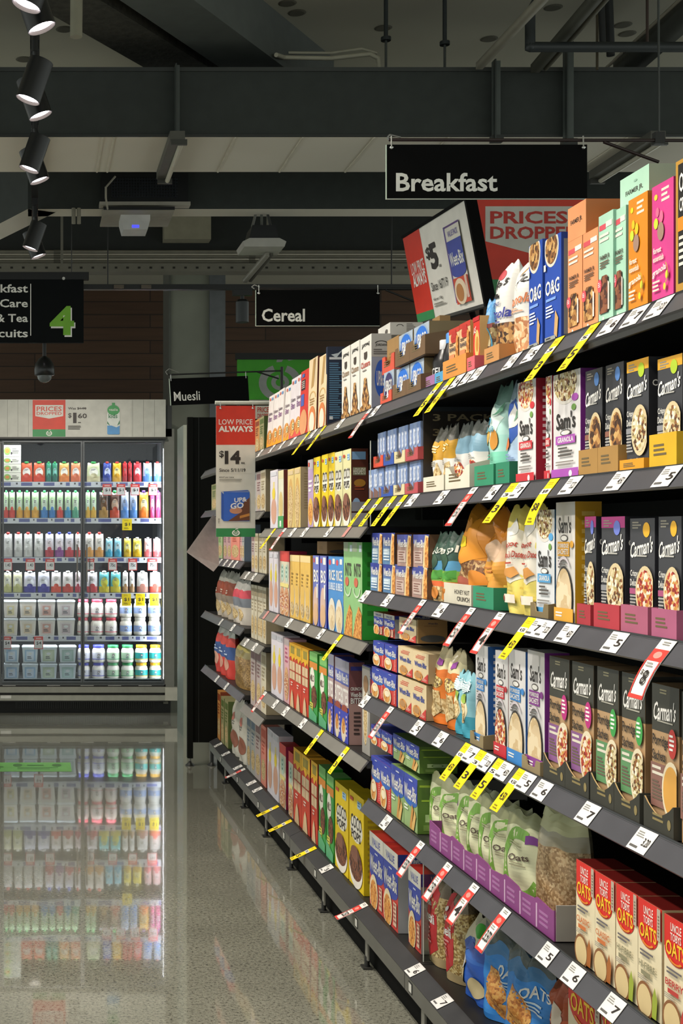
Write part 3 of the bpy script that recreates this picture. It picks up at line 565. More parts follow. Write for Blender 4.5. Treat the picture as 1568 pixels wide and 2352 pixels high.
def weetbix(v=0):
    b, r = '3a4aa8', 'c9413a'
    if v == 0: return [('r', 0, 0, 1, 1, r), ('r', 0, .6, 1, 1, b), ('e', .5, .6, .5, .15, '3766b8'), ('r', 0, .6, 1, .9, b), ('r', .42, .93, .62, .95, 'c9cfe8'), T('Weet-Bix', .05, .56, .96, .8, WH, -.0), ('e', .32, .22, .32, .27, 'ead9b4'), ('e', .3, .22, .25, .2, FLK), ('e', .33, .3, .2, .1, 'f0e2c2'), ('l', .9, .06, .97, .5, 9, 'e8c8c0')]
    if v == 1: return [('r', 0, 0, 1, 1, r), ('r', 0, .48, 1, .8, b), ('e', .5, .48, .5, .12, b), ('r', 0, .8, 1, 1, 'd9d6cc'), T('VALUE', .2, .84, .78, .94, '5a62a8'), T('Weet-Bix', .05, .48, .96, .7, WH), ('r', .42, .74, .62, .76, 'c9cfe8'), ('e', .34, .2, .3, .25, 'ead9b4'), ('e', .34, .18, .25, .2, FLK), ('r', .74, .06, .95, .36, 'd8b8a0'), ('l', .76, .08, .93, .34, 5, '9a5a50')]
    if v == 2: return [('r', 0, 0, 1, .55, '93ad74'), ('r', 0, .55, 1, 1, '3a4aa8'), ('e', .5, .55, .5, .12, '3766b8'), ('r', 0, .55, 1, .88, '3a4aa8'), ('r', .4, .9, .66, .93, 'c9cfe8'), T('Weet-Bix', .05, .54, .96, .82, WH), ('l', .06, .3, .4, .42, 2, 'e8efe0'), ('p', [(.55, .02), (.8, .02), (.95, .3), (.85, .42), (.72, .2)], 'd9b06a'), ('p', [(.5, .04), (.62, .03), (.78, .4), (.66, .5), (.56, .2)], 'c98f4a')]
    if v == 3: return [('r', .3, .86, .8, .89, 'c9705a'), ('l', .2, .74, .85, .84, 2, 'd0604e'), T('Weet-Bix', .12, .48, .9, .66, '3f4f9f'), ('p', [(.55, 0), (1, 0), (1, .34)], 'c9413a'), ('l', .62, .04, .96, .14, 3, 'e8b8a8'), ('e', .4, .17, .26, .17, FLK), ('e', .4, .2, .2, .1, 'b98a5a')]
    if v == 4: return [('r', 0, 0, 1, .5, 'b08f86'), ('r', 0, .72, 1, 1, '4a52a0'), T('Weet-Bix', .06, .6, .7, .84, WH), ('r', .1, .12, .62, .5, 'c9b2a8'), ('l', .14, .16, .58, .46, 4, '8a6258'), ('p', [(.66, 0), (1, 0), (1, .95), (.8, .98), (.7, .6)], 'e6cfa0'), ('p', [(.76, .02), (1, 0), (1, .9), (.86, .92), (.78, .5)], FLK)]
    if v == 5: return [('r', 0, 0, 1, .5, '5f86b0'), ('r', 0, .72, 1, 1, '34409a'), T('Weet-Bix', .06, .58, .66, .86, WH), ('r', .1, .3, .6, .5, 'b8cad8'), ('l', .1, .08, .6, .46, 4, 'd8e4ee'), ('p', [(.66, 0), (1, 0), (1, .95), (.8, .98), (.7, .6)], 'e6cfa0'), ('p', [(.76, .02), (1, 0), (1, .9), (.86, .92), (.78, .5)], FLK)]
def oats(c2, food, word='CLASSIC'): return [('r', 0, .66, 1, 1, 'd42a22'), ('r', 0, 0, 1, .72, 'e6d8b6'), ('r', .03, .72, .86, 1, 'd42a22'), ('e', .445, .72, .415, .13, 'd42a22'), T('UNCLE', .26, .88, .66, .955, 'f0d8d0'), T('TOBYS', .26, .8, .66, .87, 'f0d8d0'), T('OATS', .1, .665, .82, .795, 'f2c22e'), ('o', .46, .655, .26, .05, .3, 'e08a2a', 200, 340), ('r', .86, .72, 1, 1, 'b8a896'), ('l', .9, .74, .96, .94, 7, '7a6a5a'),
    ('l', .16, .49, .76, .56, 2, '6a6468'), T(word, .12, .4, .8, .46, c2), ('r', .22, .34, .62, .38, c2), ('l', .1, .28, .56, .33, 3, '9a9288'), ('b', .4, .12, .36, .17, '8a5a32', 'd9c08e'), ('p', [(.72, .02), (.9, .02), (.95, .2), (.84, .3), (.74, .2)], food)]
def coco(base, g='8a5a48'): return [('e', .5, .62, .42, .14, 'efe9dc'), T('COCO', .12, .62, .86, .76, INK), T('POPS', .16, .5, .8, .6, INK), ('r', .58, .86, .86, .94, 'a8cbe6'), ('l', .62, .87, .82, .93, 2, '4a7aa8'), ('r', .08, .9, .3, .94, 'c9563a'), ('e', .5, .2, .46, .2, 'efe6da'), ('e', .5, .25, .44, .17, CHOC), ('e', .46, .36, .3, .08, g), ('p', [(.62, .46), (.75, .3), (.68, .34), (.8, .18), (.6, .34), (.68, .31)], '3a241c')]
def milo(): return [('r', 0, .88, 1, 1, '7cba6a'), ('r', 0, .76, 1, .86, 'd98a3a'), ('e', .38, .62, .3, .16, 'efeadc'), T('MILO', .14, .57, .62, .67, '5a3a2c'), ('e', .62, .36, .34, .16, CHOC), ('r', .1, .12, .5, .26, 'd9cf5a'), ('l', .14, .14, .46, .24, 3, '5a6a2a'), ('p', [(0, 0), (1, 0), (1, .1), (0, .2)], '5aa878')]
def sultana(): return [('r', 0, 0, 1, .78, 'c9402c'), ('r', 0, .82, 1, 1, 'e8b430'), ('r', .2, .84, .8, .96, '9a8a3a'), ('p', [(0, .82), (0, .76), (.3, .8), (.5, .72), (.8, .8), (1, .74), (1, .82)], 'e8b430'), ('r', .08, .44, .92, .72, 'd9c09a'), ('r', .48, .44, .52, .72, 'b0482e'), ('r', .08, .565, .92, .585, 'b0482e'), ('l', .3, .32, .66, .4, 2, 'ecd8c8'), ('p', [(.2, 0), (.8, 0), (.66, .2), (.5, .28), (.34, .2)], 'd9b890')]
def slim(base, band, blob, txt=None, food=FLK, tc=INK): return [('r', 0, .86, 1, 1, band), ('e', .5, .24, .46, .2, blob), ('e', .5, .22, .36, .14, food)] + ([T(txt, .12, .52, .88, .68, tc)] if txt else [('l', .15, .5, .85, .7, 3, tc)]) + [('r', .1, .9, .34, .96, 'c9503f')]
def bran(low): return [('r', 0, 0, 1, .26, low), ('e', .5, .2, .48, .14, FLK), ('e', .3, .93, .14, .03, 'c96a5a'), ('r', .58, .9, .86, .95, '6a94c9'), T('Sultana', .12, .62, .86, .68, '5a4a58'), T('Bran', .2, .5, .82, .6, '7a4a80'), ('r', .56, .16, .86, .27, 'e8e0b0'), ('l', .6, .17, .82, .25, 3, '4a4a40')]
def clusters(tc): return [T('JORDANS', .14, .86, .86, .92, INK), ('o', .5, .84, .36, .07, .16, INK, 20, 160), ('r', .36, .74, .64, .8, '4a4038'), ('e', .5, .74, .14, .04, '4a4038'), T('Clusters', .1, .6, .9, .68, tc), ('l', .25, .54, .75, .57, 1, '8a8480'), ('p', [(.3, .02), (.7, .0), (.82, .2), (.66, .34), (.6, .46), (.4, .46), (.34, .34), (.2, .2)], GRAN), ('e', .5, .06, .48, .06, GRAN)]
def og(): return [('b', .42, .9, .44, .18, 'd8d2c4', GRAN), T('O&G', .06, .46, .92, .6, WH), ('l', .1, .38, .8, .43, 1, '7aa0e8'), ('l', .1, .24, .6, .36, 4, 'd0d8ec'), ('p', [(.62, .08), (.8, .04), (.88, .22), (.7, .3)], 'c9a06a'), ('r', .06, 0, .72, .07, '9a9c98'), ('l', .14, .01, .5, .06, 2, '33343a'), ('r', .02, .7, .14, .76, 'e8e6da')]
def farmer(c, c2, food): return [('r', .05, .86, .5, .91, c2), ('r', .52, .87, .95, .92, 'e8dcd4'), ('l', .1, .73, .82, .82, 2, 'f0dccf'), T('FARMER JR.', .12, .575, .8, .63, '4a3a30'), ('l', .14, .5, .78, .57, 3, '6a5444'), ('p', [(.12, .1), (.72, .1), (.72, .42), (.6, .44), (.3, .44), (.12, .36)], food), ('p', [(.72, .12), (.82, .12), (.82, .36), (.72, .38)], 'd6cfc6'), ('e', .16, .36, .15, .06, c2), ('l', .08, .34, .24, .39, 3, 'f0dcdc'), ('e', .45, .05, .05, .015, 'f0e8dc')]
def fruity(c1, c2): return [('l', .45, .82, .9, .95, 3, 'f0dcc8'), ('e', .2, .9, .08, .025, c1), ('e', .28, .77, .08, .04, c2), ('e', .22, .68, .1, .045, 'c9d83a'), ('e', .48, .72, .09, .05, c2), ('e', .46, .6, .15, .075, 'a08070'), T('forest', .12, .43, .5, .48, 'f5e6d8'), T('essentials', .12, .36, .62, .41, 'f5d8c8'), T('granola', .1, .24, .74, .31, 'f5e6d8', .03), ('l', .12, .1, .46, .2, 3, 'f0d0c0'), ('e', .8, .22, .07, .035, 'd9d83a'), ('e', .7, .13, .06, .03, c1), ('o', .66, .24, .2, .1, .12, 'b5a83a', 300, 420)]
def updrink(): return [('r', .02, .02, .32, 1, '7f96c4'), ('r', .34, .02, .65, 1, '8a9ec4'), ('r', .67, .02, .98, 1, '7890c0'), ('p', [(.04, .0), (.3, .0), (.3, .25), (.04, .4)], '7a5a52'), ('p', [(.36, .0), (.63, .0), (.63, .25), (.36, .4)], '7a5a52'), ('p', [(.69, .0), (.96, .0), (.96, .25), (.69, .4)], '7a5a52')] + [T('UP&GO', x, .4, x + .2, .85, 'e4e8f0', 0) for x in (.06, .39, .72)]
def upbig(c='2b6fd0'): return [('r', 0, 0, 1, 1, 'aab6c4'), ('e', .5, .52, .44, .46, c), ('o', .5, .52, .46, .48, .1, '8fa8c8'), ('p', [(.3, 0), (.5, 0), (.42, .6), (.34, .4)], WH), T('UP&GO', .16, .4, .84, .74, WH), ('l', .3, .16, .7, .3, 2, 'c8d4e8')]
def bakes(c): return [('r', 0, .9, 1, 1, c), ('e', .5, .82, .3, .12, 'b8322a'), ('r', .3, .8, .7, .95, 'b8322a'), ('l', .1, .66, .6, .72, 2, '6a4a3a'), T('BAKES', .1, .56, .8, .64, '3a3a4a'), ('r', .08, .3, .6, .5, '3f5a9a' if c != 'c0392c' else 'd98a5a'), ('p', [(.5, .06), (.98, .04), (.98, .8), (.8, .84), (.7, .5)], FLK), ('r', .06, .08, .5, .2, '33302c')]
K = {}   # name: (object name, description, category, depth, base colour, front, side design, side colour, top colour)
def k(n, on, desc, depth, base, front, side=None, sidec=None, topc=None, cat='box', top=None): K[n] = (on, desc, cat, depth, base, front, side, sidec, topc, top)
CB = 'cereal_box'
BK = [('l', .1, .12, .9, .9, 22, '7aa0b8'), ('r', .2, .04, .8, .08, 'c9ccd0')]
k('bran_o', CB, 'white bran box with orange foot', .07, 'e6deda', bran('f0a01e'), cat='cereal box')
k('bran_r', CB, 'white bran box with red foot', .07, 'e2d8dc', bran('d8524a'), cat='cereal box')
k('red', CB, 'red cereal box with dark panel', .07, 'd0392f', [('r', .1, .7, .6, .86, '3a2a2c'), ('l', .14, .72, .56, .84, 4, 'c9b8b0'), ('r', .1, .46, .5, .64, '4a62b0'), ('e', .5, .2, .46, .2, 'd99a6a'), ('r', .2, .9, .5, .95, '4a70b8')], cat='cereal box')
k('creambowl', CB, 'cream granola box with brown side', .07, 'e8cfa8', [('p', [(.3, .6), (.5, .98), (.8, .98), (.6, .62)], 'b8925a'), ('o', .5, .46, .4, .1, .2, 'd0a86a', 0, 180), ('l', .2, .36, .8, .46, 3, 'a8824e'), ('e', .5, .16, .42, .2, 'd9814a'), ('e', .5, .14, .3, .14, 'e8dcc8')], [('e', .5, .86, .3, .05, 'c9a06a'), ('l', .15, .1, .85, .8, 18, 'a86a4a')], '6b2f1e', cat='cereal box')
k('navy', CB, 'tall navy cereal box turned side on', .056, '1d2740', [], [('p', [(.2, .9), (.5, .86), (.9, .97), (.6, .92)], 'c9d0d8'), ('r', .1, .84, .9, .87, 'd8d8dc'), ('l', .1, .1, .9, .8, 26, '5a86a8'), ('r', .1, .1, .3, .14, 'e0e0e4'), ('r', .2, .02, .8, .05, 'd8d8dc')], '1d2740', cat='cereal box')
k('clus_b', CB, 'white cluster cereal box with brown lettering', .075, 'e6e2da', clusters('8a6a4a'), cat='cereal box')
k('clus_r', CB, 'white cluster cereal box with red lettering', .075, 'e6e2da', clusters('b5483a'), [('r', 0, .7, 1, 1, 'b9b6b2'), ('o', .5, .86, .36, .05, .2, '3a3634', 20, 160), T('JORDANS', .2, .83, .8, .87, '3a3634'), ('l', .1, .72, .8, .8, 3, '6a6664'), ('e', .5, .42, .34, .24, '2f5fc0'), T('UP&GO', .26, .32, .76, .52, WH), ('p', [(.4, 0), (.9, 0), (.9, .2), (.6, .3)], 'd8884a')], '9aa0b4', cat='cereal box')
k('whitebox', CB, 'white cereal carton lying on top', .2, 'd6d3cd', [('e', .7, .4, .12, .2, '5a5450')], [('o', .3, .6, .12, .25, .2, '3a3634', 20, 160), ('l', .5, .2, .8, .9, 6, '7a7672')], 'cfccc6', cat='cereal box')
k('upbig_b', 'drink_multipack', 'blue breakfast drink multipack', .12, '8a97a8', upbig(), None, '7d6c4c', cat='drink pack'); k('upbig_k', 'drink_multipack', 'grey and navy breakfast drink multipack', .12, '8a8f9a', upbig('3a3460'), cat='drink pack')
k('updrink', 'drink_multipack', 'pale blue breakfast drink multipack', .14, '7f8fb0', updrink(), cat='drink pack')
k('bakes_o', 'biscuit_box', 'cream and orange oat biscuit box', .1, 'e0b98a', bakes('c0392c'), None, 'd9a060', 'b8322a', cat='biscuit box'); k('bakes_r', 'biscuit_box', 'bright red biscuit box', .1, 'd43228', [('e', .6, .5, .36, .26, 'e8c070'), ('e', .62, .5, .2, .14, 'c98a3a'), T('AS', .08, .7, .5, .82, 'f0d8d0', .03), ('r', 0, .92, 1, 1, 'b8262a'), ('r', .1, .1, .7, .2, 'f0e0d0')], None, 'e0b070', 'b8322a', cat='biscuit box')
k('og', CB, 'royal blue granola box', .05, '2048a8', og(), [('r', .1, .06, .9, .94, '8f9499')], '2a49a0', cat='cereal box')
SD = [('l', .15, .1, .85, .85, 14, '9a6a48')]
k('farm_o', CB, 'orange granola box with clear window', .065, 'df9463', farmer('df9463', 'd0505a', GRAN), None, 'c98050', cat='cereal box')
k('farm_m', CB, 'mint green granola box with clear window', .065, 'a9d3bb', farmer('a9d3bb', 'd0505f', CHOC), None, '86b09c', cat='cereal box')
k('farm_ol', CB, 'orange granola box lying on top', .2, 'df9463', [T('FARMER JR.', .16, .42, .8, .6, '4a3a30')], [('e', .4, .4, .02, .04, 'e8a880')], 'b8703f', cat='cereal box')
k('farm_ml', CB, 'mint granola box stacked on top', .2, 'b4dcc4', [T('FARMER JR.', .2, .46, .8, .62, '4a4a40'), ('e', .55, .78, .06, .03, '9ac0aa')], [], '8d9a86', cat='cereal box')
k('fru_o', CB, 'orange yellow fruit granola box', .05, 'd9861a', fruity('f0d020', 'f0c020'), None, 'b56a14', cat='cereal box'); k('fru_p', CB, 'hot pink fruit granola box', .05, 'd23f8a', fruity('e8d040', 'f06a90'), None, '9a2f6a', cat='cereal box')
k('kraftblk', CB, 'kraft edged black cereal box', .06, 'b98a34', [('r', .12, .1, .96, .97, '1d1a18'), ('r', .12, .48, .96, .58, 'e08a1e'), T('CRUNCH', .2, .62, .9, .72, WH), T('OATS', .2, .76, .9, .9, WH), ('l', .2, .2, .8, .44, 5, 'd8d4cc')], cat='cereal box')
for c, nm, fd in (('c8303a', 'red', BERRY), ('a84fb0', 'purple', NUTS)): k('sg_' + nm, CB, 'white granola box with %s label' % nm, .055, 'dcd8d8', sams_gran(c, fd), [T('GRANOLA', .2, .3, .8, .9, 'e6d0d2', 0) if False else ('l', .25, .2, .75, .92, 12, 'e6c8cc')], {'red': 'a8283a', 'purple': '7a2f88'}[nm], cat='cereal box')
CS = [T("Carman's", .1, .74, .9, .8, 'cfccc6'), ('l', .3, .3, .7, .66, 10, '6f6e6c')]
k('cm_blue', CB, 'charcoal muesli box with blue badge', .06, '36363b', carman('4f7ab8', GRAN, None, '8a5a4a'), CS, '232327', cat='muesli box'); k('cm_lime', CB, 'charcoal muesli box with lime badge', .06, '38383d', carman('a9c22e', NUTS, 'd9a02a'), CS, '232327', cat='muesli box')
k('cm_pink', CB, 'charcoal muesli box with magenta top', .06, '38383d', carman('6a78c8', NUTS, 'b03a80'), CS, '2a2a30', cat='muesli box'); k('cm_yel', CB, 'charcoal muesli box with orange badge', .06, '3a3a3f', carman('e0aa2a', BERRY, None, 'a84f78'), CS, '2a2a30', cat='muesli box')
for nm, c, fd in (('blue', '3f86cc', PORR), ('red', 'c8303a', BERRY), ('purple', '8a3f92', CHOC)): k('sp_' + nm, CB, 'white porridge sachet box with %s band' % nm, .05, 'd9d6d6', sams_porr(c, PORR if nm != 'red' else BERRY), [('l', .25, .2, .75, .92, 12, 'dfe3ea')], {'blue': '2f66ae', 'red': '9a2030', 'purple': '7a2f88'}[nm], cat='porridge box')
k('sp_yel', CB, 'white porridge sachet box with yellow side', .05, 'dad6d2', sams_porr('e0a53a', PORR), [('l', .25, .2, .75, .92, 10, 'e8c060')], 'd09a1c', cat='porridge box')
k('sg_blue', CB, 'white granola box with blue label', .055, 'd8dadd', sams_gran('4f9ad0', NUTS), [('l', .25, .2, .75, .92, 12, '7fb0d8')], '2f70ac', cat='cereal box')
for nm, a, b in (('purple', '8a5a8e', 'b8307a'), ('green', '5f9060', '3f9a4a'), ('rust', '8a6258', 'b83a34')): k('cp_' + nm, CB, 'black and kraft porridge box with %s panel' % nm, .07, 'b2906a', carman_porr(a, b, BERRY if nm == 'purple' else NUTS if nm == 'green' else 'd9a04a'), [('r', 0, .68, 1, 1, '2a2924'), ('l', .2, .1, .8, .6, 12, '7a6248')], '8a6a48', cat='porridge box')
k('wb', CB, 'red and blue wheat biscuit box', .09, 'c9413a', weetbix(0), [('l', .2, .1, .8, .5, 10, 'b8b4b8'), T('Weet-Bix', .1, .72, .9, .86, WH)], '34429c', '34429c', cat='cereal box')
k('wbv', CB, 'value size wheat biscuit box', .1, 'c9413a', weetbix(1), [('r', 0, .84, 1, 1, '2b3a94'), T('Weet-Bix', .3, .87, 1, .97, WH), ('l', .6, .2, .9, .7, 16, '5a5a6a')], 'a8a6a8', 'd03a30', cat='cereal box')
k('wbo', CB, 'green organic wheat biscuit box', .1, '93ad74', weetbix(2), [('r', .05, .86, .9, .9, '9ab83a'), ('l', .1, .62, .9, .84, 10, '4f6e30'), ('r', .1, .6, .8, .63, '9ab83a'), ('r', .2, .22, .75, .36, 'a9bf88'), ('o', .47, .29, .16, .06, .2, '5a7a35'), ('l', .15, .06, .6, .16, 4, '8aa85a')], '56752f', '7c9a5a', cat='cereal box')
k('wbg', CB, 'cream wheat biscuit box', .1, 'dcc79f', weetbix(3), None, 'b09a78', 'c9b48c', cat='cereal box'); k('wbm', CB, 'small brown wheat bar box', .09, 'a88a80', weetbix(4), None, '6a4a34', cat='cereal bar box'); k('wbs', CB, 'small blue wheat bar box', .09, '5f78a8', weetbix(5), None, '5a3a24', '34409a', cat='cereal bar box')
for nm, c, d in (('classic', 'c9703a', 'cinnamon'), ('fibre', '8a8468', 'plain'), ('berry', 'b83a34', 'berry')): k('ut_' + nm, CB, 'red and cream oat sachet box, %s' % d, .07, 'e6d8b6', oats(c, {'classic': 'a8622a', 'fibre': '9aa83a', 'berry': 'b83a34'}[nm], {'classic': 'CLASSIC', 'fibre': 'HI-FIBRE', 'berry': 'BERRY'}[nm]), None, 'c9b088', '6e1612', cat='oats box')  # top colour darkened: shade below the next shelf is put into the red
YEL = 'eccb1e'
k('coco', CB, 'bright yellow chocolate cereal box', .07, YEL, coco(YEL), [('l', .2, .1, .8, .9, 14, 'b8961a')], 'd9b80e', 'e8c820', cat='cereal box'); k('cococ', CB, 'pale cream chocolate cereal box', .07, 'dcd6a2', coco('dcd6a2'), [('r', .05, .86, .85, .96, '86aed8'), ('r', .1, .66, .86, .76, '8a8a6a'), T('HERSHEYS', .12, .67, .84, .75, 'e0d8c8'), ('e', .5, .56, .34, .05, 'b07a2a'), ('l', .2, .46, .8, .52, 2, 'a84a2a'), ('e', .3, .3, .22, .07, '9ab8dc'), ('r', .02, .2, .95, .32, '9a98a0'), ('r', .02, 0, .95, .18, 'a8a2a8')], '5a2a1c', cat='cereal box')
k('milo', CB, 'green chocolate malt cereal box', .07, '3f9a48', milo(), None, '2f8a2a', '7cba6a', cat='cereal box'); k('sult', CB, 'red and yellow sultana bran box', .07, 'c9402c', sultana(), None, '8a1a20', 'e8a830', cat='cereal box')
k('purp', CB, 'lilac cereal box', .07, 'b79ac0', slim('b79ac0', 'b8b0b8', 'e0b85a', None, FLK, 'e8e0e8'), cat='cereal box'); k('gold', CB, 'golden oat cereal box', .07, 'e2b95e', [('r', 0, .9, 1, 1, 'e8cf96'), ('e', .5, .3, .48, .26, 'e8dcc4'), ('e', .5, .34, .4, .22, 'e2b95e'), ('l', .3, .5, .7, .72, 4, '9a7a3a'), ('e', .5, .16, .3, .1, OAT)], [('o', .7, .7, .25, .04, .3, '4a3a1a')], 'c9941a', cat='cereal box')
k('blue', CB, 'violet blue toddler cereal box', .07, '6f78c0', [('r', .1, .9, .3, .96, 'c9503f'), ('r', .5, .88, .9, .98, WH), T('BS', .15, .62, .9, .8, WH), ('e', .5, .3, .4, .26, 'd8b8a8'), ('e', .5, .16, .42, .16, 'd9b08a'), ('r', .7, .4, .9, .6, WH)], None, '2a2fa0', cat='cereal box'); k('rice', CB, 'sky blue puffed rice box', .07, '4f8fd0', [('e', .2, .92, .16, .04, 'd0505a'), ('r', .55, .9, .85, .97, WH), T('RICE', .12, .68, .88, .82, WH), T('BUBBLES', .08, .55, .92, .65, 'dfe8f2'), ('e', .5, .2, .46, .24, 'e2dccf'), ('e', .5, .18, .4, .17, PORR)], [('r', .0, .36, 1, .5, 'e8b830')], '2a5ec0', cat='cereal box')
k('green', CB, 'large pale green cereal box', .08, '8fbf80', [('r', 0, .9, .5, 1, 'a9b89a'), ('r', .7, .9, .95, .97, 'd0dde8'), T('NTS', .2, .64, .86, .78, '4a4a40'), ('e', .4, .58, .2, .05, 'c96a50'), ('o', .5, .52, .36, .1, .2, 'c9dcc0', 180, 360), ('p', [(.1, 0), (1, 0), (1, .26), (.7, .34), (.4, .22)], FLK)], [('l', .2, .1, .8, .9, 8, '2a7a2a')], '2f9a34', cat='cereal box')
k('bites', CB, 'white topped wheat bites box', .07, '4048a8', [('r', 0, .86, 1, 1, '9a98a8'), ('r', 0, .7, 1, .86, '5a66b0'), T('Weet-Bix', .06, .72, .94, .84, WH), ('r', 0, .44, 1, .7, 'b8a0a0'), T('BITES', .06, .46, .94, .66, WH), ('e', .5, .4, .4, .06, '9a4a3a'), ('r', 0, 0, 1, .38, '4048b0'), ('e', .4, .14, .3, .14, 'e0d2b8'), ('e', .4, .2, .2, .1, FLK), ('l', .72, .06, .9, .34, 5, 'c8b0d8')], [('r', .1, .9, .9, .95, '3a3a88'), ('r', 0, 0, 1, .5, 'b08a84'), T('CRUNCHY', .1, .66, .9, .7, WH), T('Weet-Bix', .1, .58, .9, .64, WH), T('BITES', .1, .5, .9, .57, WH), ('l', .3, .1, .8, .4, 6, '4a3a38')], '7a4a4c', cat='cereal box')
k('oatw', CB, 'grey and white oat drink box', .06, '9a9690', [('e', .45, .5, .34, .4, 'd9d2c4'), ('e', .45, .4, .22, .3, OAT), ('e', .5, .8, .3, .1, '8a6a4a')], cat='cereal box')
k('palew', CB, 'pale mauve cereal box', .07, 'd9d2da', [('p', [(.3, .3), (.7, .3), (.6, .8), (.4, .8)], 'e0cf8a'), ('e', .5, .3, .36, .22, 'd0a088'), ('e', .5, .6, .2, .1, 'e0c83a'), ('r', .1, .9, .9, .97, 'c9c8d0')], cat='cereal box')
k('redtop', CB, 'red topped flake cereal box', .07, 'd8d0b8', [('r', 0, .84, 1, 1, 'd24a44'), ('e', .5, .66, .3, .14, 'b8cfc0'), ('l', .4, .56, .6, .76, 3, '4a7a6a'), ('e', .5, .2, .5, .24, 'd9a27a'), ('e', .5, .2, .4, .18, BERRY), ('r', .1, .44, .9, .5, 'e8d88a')], [('l', .2, .3, .8, .9, 6, 'c0506a')], 'a01f4a', 'd23a34', cat='cereal box')
k('redgrn', CB, 'red and green topped cereal box', .07, 'd8d6c0', [('r', 0, .86, 1, 1, 'd8d0a8'), ('e', .5, .4, .36, .24, 'd0b878'), ('r', 0, 0, 1, .22, '4a9a5a'), ('r', .3, .04, .6, .14, 'e0e6d8')], [('r', 0, 0, 1, .16, '9a1a20'), ('l', .3, .2, .7, .9, 10, 'b89a90')], '74302a', 'c8302c', cat='cereal box')
k('beige', CB, 'beige oat cereal box', .07, 'd8bf7a', [('e', .5, .4, .4, .44, 'c9a05a'), ('e', .5, .36, .34, .36, OAT), ('r', .1, .9, .9, .97, 'cfb890')], [('l', .2, .3, .8, .9, 14, 'a8926a'), ('r', .4, .1, .8, .14, '8a7a5a')], 'bfa984', cat='cereal box')
k('pinkc', CB, 'pink fruit cereal box', .07, 'd9a9b0', [('r', 0, .9, 1, 1, 'c9b8b8'), ('l', .2, .6, .8, .86, 4, 'b05a78'), ('e', .5, .3, .44, .26, 'd8a878'), ('e', .5, .28, .36, .2, BERRY)], cat='cereal box')
k('carton', 'stock_carton', 'plain brown stock carton', .2, 'a07c4c', [('l', .2, .3, .8, .6, 3, '8a683c')], [T('Weet-Bix', .34, .8, .68, .88, '4a3a4a'), ('l', .2, .68, .8, .76, 2, '8a683c'), ('e', .5, .2, .42, .15, '4f4f50')], '9a7648', 'b08a58', cat='carton')
k('darkside', 'stock_carton', 'dark brown carton printed 3 PACK', .25, '2d241c', [], [T('3 PACK', .12, .84, .95, .92, '9a8a6a')] + [T('3 PACK', .12, .84 - .17 * i, .95, .92 - .17 * i, '8a7a5c') for i in range(1, 5)] + [('r', 0, .95, 1, 1, '2a3038')], '241c15', cat='carton')
for nm, c, c2 in (('gn', 'a9b98a', '6a9a4a'), ('pk', 'c9a0a0', '9a6a7a'), ('cor', 'e08a78', 'c05a4a'), ('gry', 'a8a8a4', '6a7a8a'), ('crm', 'd2c8b0', 'a8987a'), ('mau', 'b8a8a4', '8a6a6a'), ('olv', '9a9468', '5a6a34'), ('org', 'c98a4a', '8a3a1e'), ('blu', '34489a', '2a3a80')):
    k('far_' + nm, CB, {'gn': 'pale green', 'pk': 'dusty pink', 'cor': 'coral', 'gry': 'grey', 'crm': 'cream', 'mau': 'mauve grey', 'olv': 'olive', 'org': 'rust orange', 'blu': 'deep blue'}[nm] + ' narrow muesli box', .08, c, [('r', .1, .8, .9, .94, c2), ('e', .5, .26, .4, .18, OAT), ('l', .2, .5, .8, .74, 4, c2)], None, c2, cat='muesli box')
# ---- soft bags: object name, description, depth, bands, front marks, options
BG = {}
def g(n, desc, depth, bands, front, **kw): BG[n] = (desc, depth, bands, front, kw)
WB = 'e2dfda'
g('gran_w', 'white granola bag with violet lettering', .09, [(.4, GRAN), (1, WB)], [('e', .5, .88, .14, .05, 'b83a44'), T("Jo's", .3, .74, .9, .84, INK, .03, -.03), ('r', .3, .66, .6, .7, INK), T('CRUNCHY', .15, .58, .7, .62, '3a3f80'), T('Granola', .05, .45, .95, .55, '3a3f9a', 0, -.02), ('l', .2, .38, .8, .42, 1, '6a6a9a')], fill=.66, wr=.003)
g('gran_o', 'white granola bag with orange lettering', .09, [(.42, FOOD(['c98a5a', 'b06f42', 'dba878', 'e8c8a0'], 120)), (1, WB)], [('e', .5, .9, .14, .05, 'd99a5a'), T('Jo', .4, .74, .95, .85, INK, .04, -.03), T('Granola', .05, .55, .95, .65, 'd98050', .04, -.02), ('l', .2, .46, .8, .52, 2, 'e0a88a')], fill=.66, wr=.003)
g('gran_b', 'small blue granola bag', .08, [(.66, FOOD(['b09a6a', '8a6a42', 'd0bd90', '5a3a24'], 120)), (1, '5a9ad0')], [('r', .05, .6, .95, .66, '8a3a34'), ('o', .5, .34, .46, .34, .08, '4a9ac0')])
g('must', 'mustard and white muesli bag', .1, [(.5, WB), (.78, 'c9961e'), (1, '4a4a42')], [('p', [(.2, .02), (.5, .02), (.9, .3), (.8, .46), (.5, .4)], OAT), ('l', .2, .6, .8, .72, 3, 'efe0b0'), ('l', .15, .4, .6, .48, 3, '8a8474')])
g('berrybag', 'blue and white berry muesli bag', .1, [(.55, WB), (.8, '7fa6bc'), (1, '5a5f5c')], [('e', .55, .26, .34, .18, BERRY), ('e', .3, .18, .14, .08, '5a3a6a'), ('l', .2, .44, .75, .52, 3, '8a8a84')])
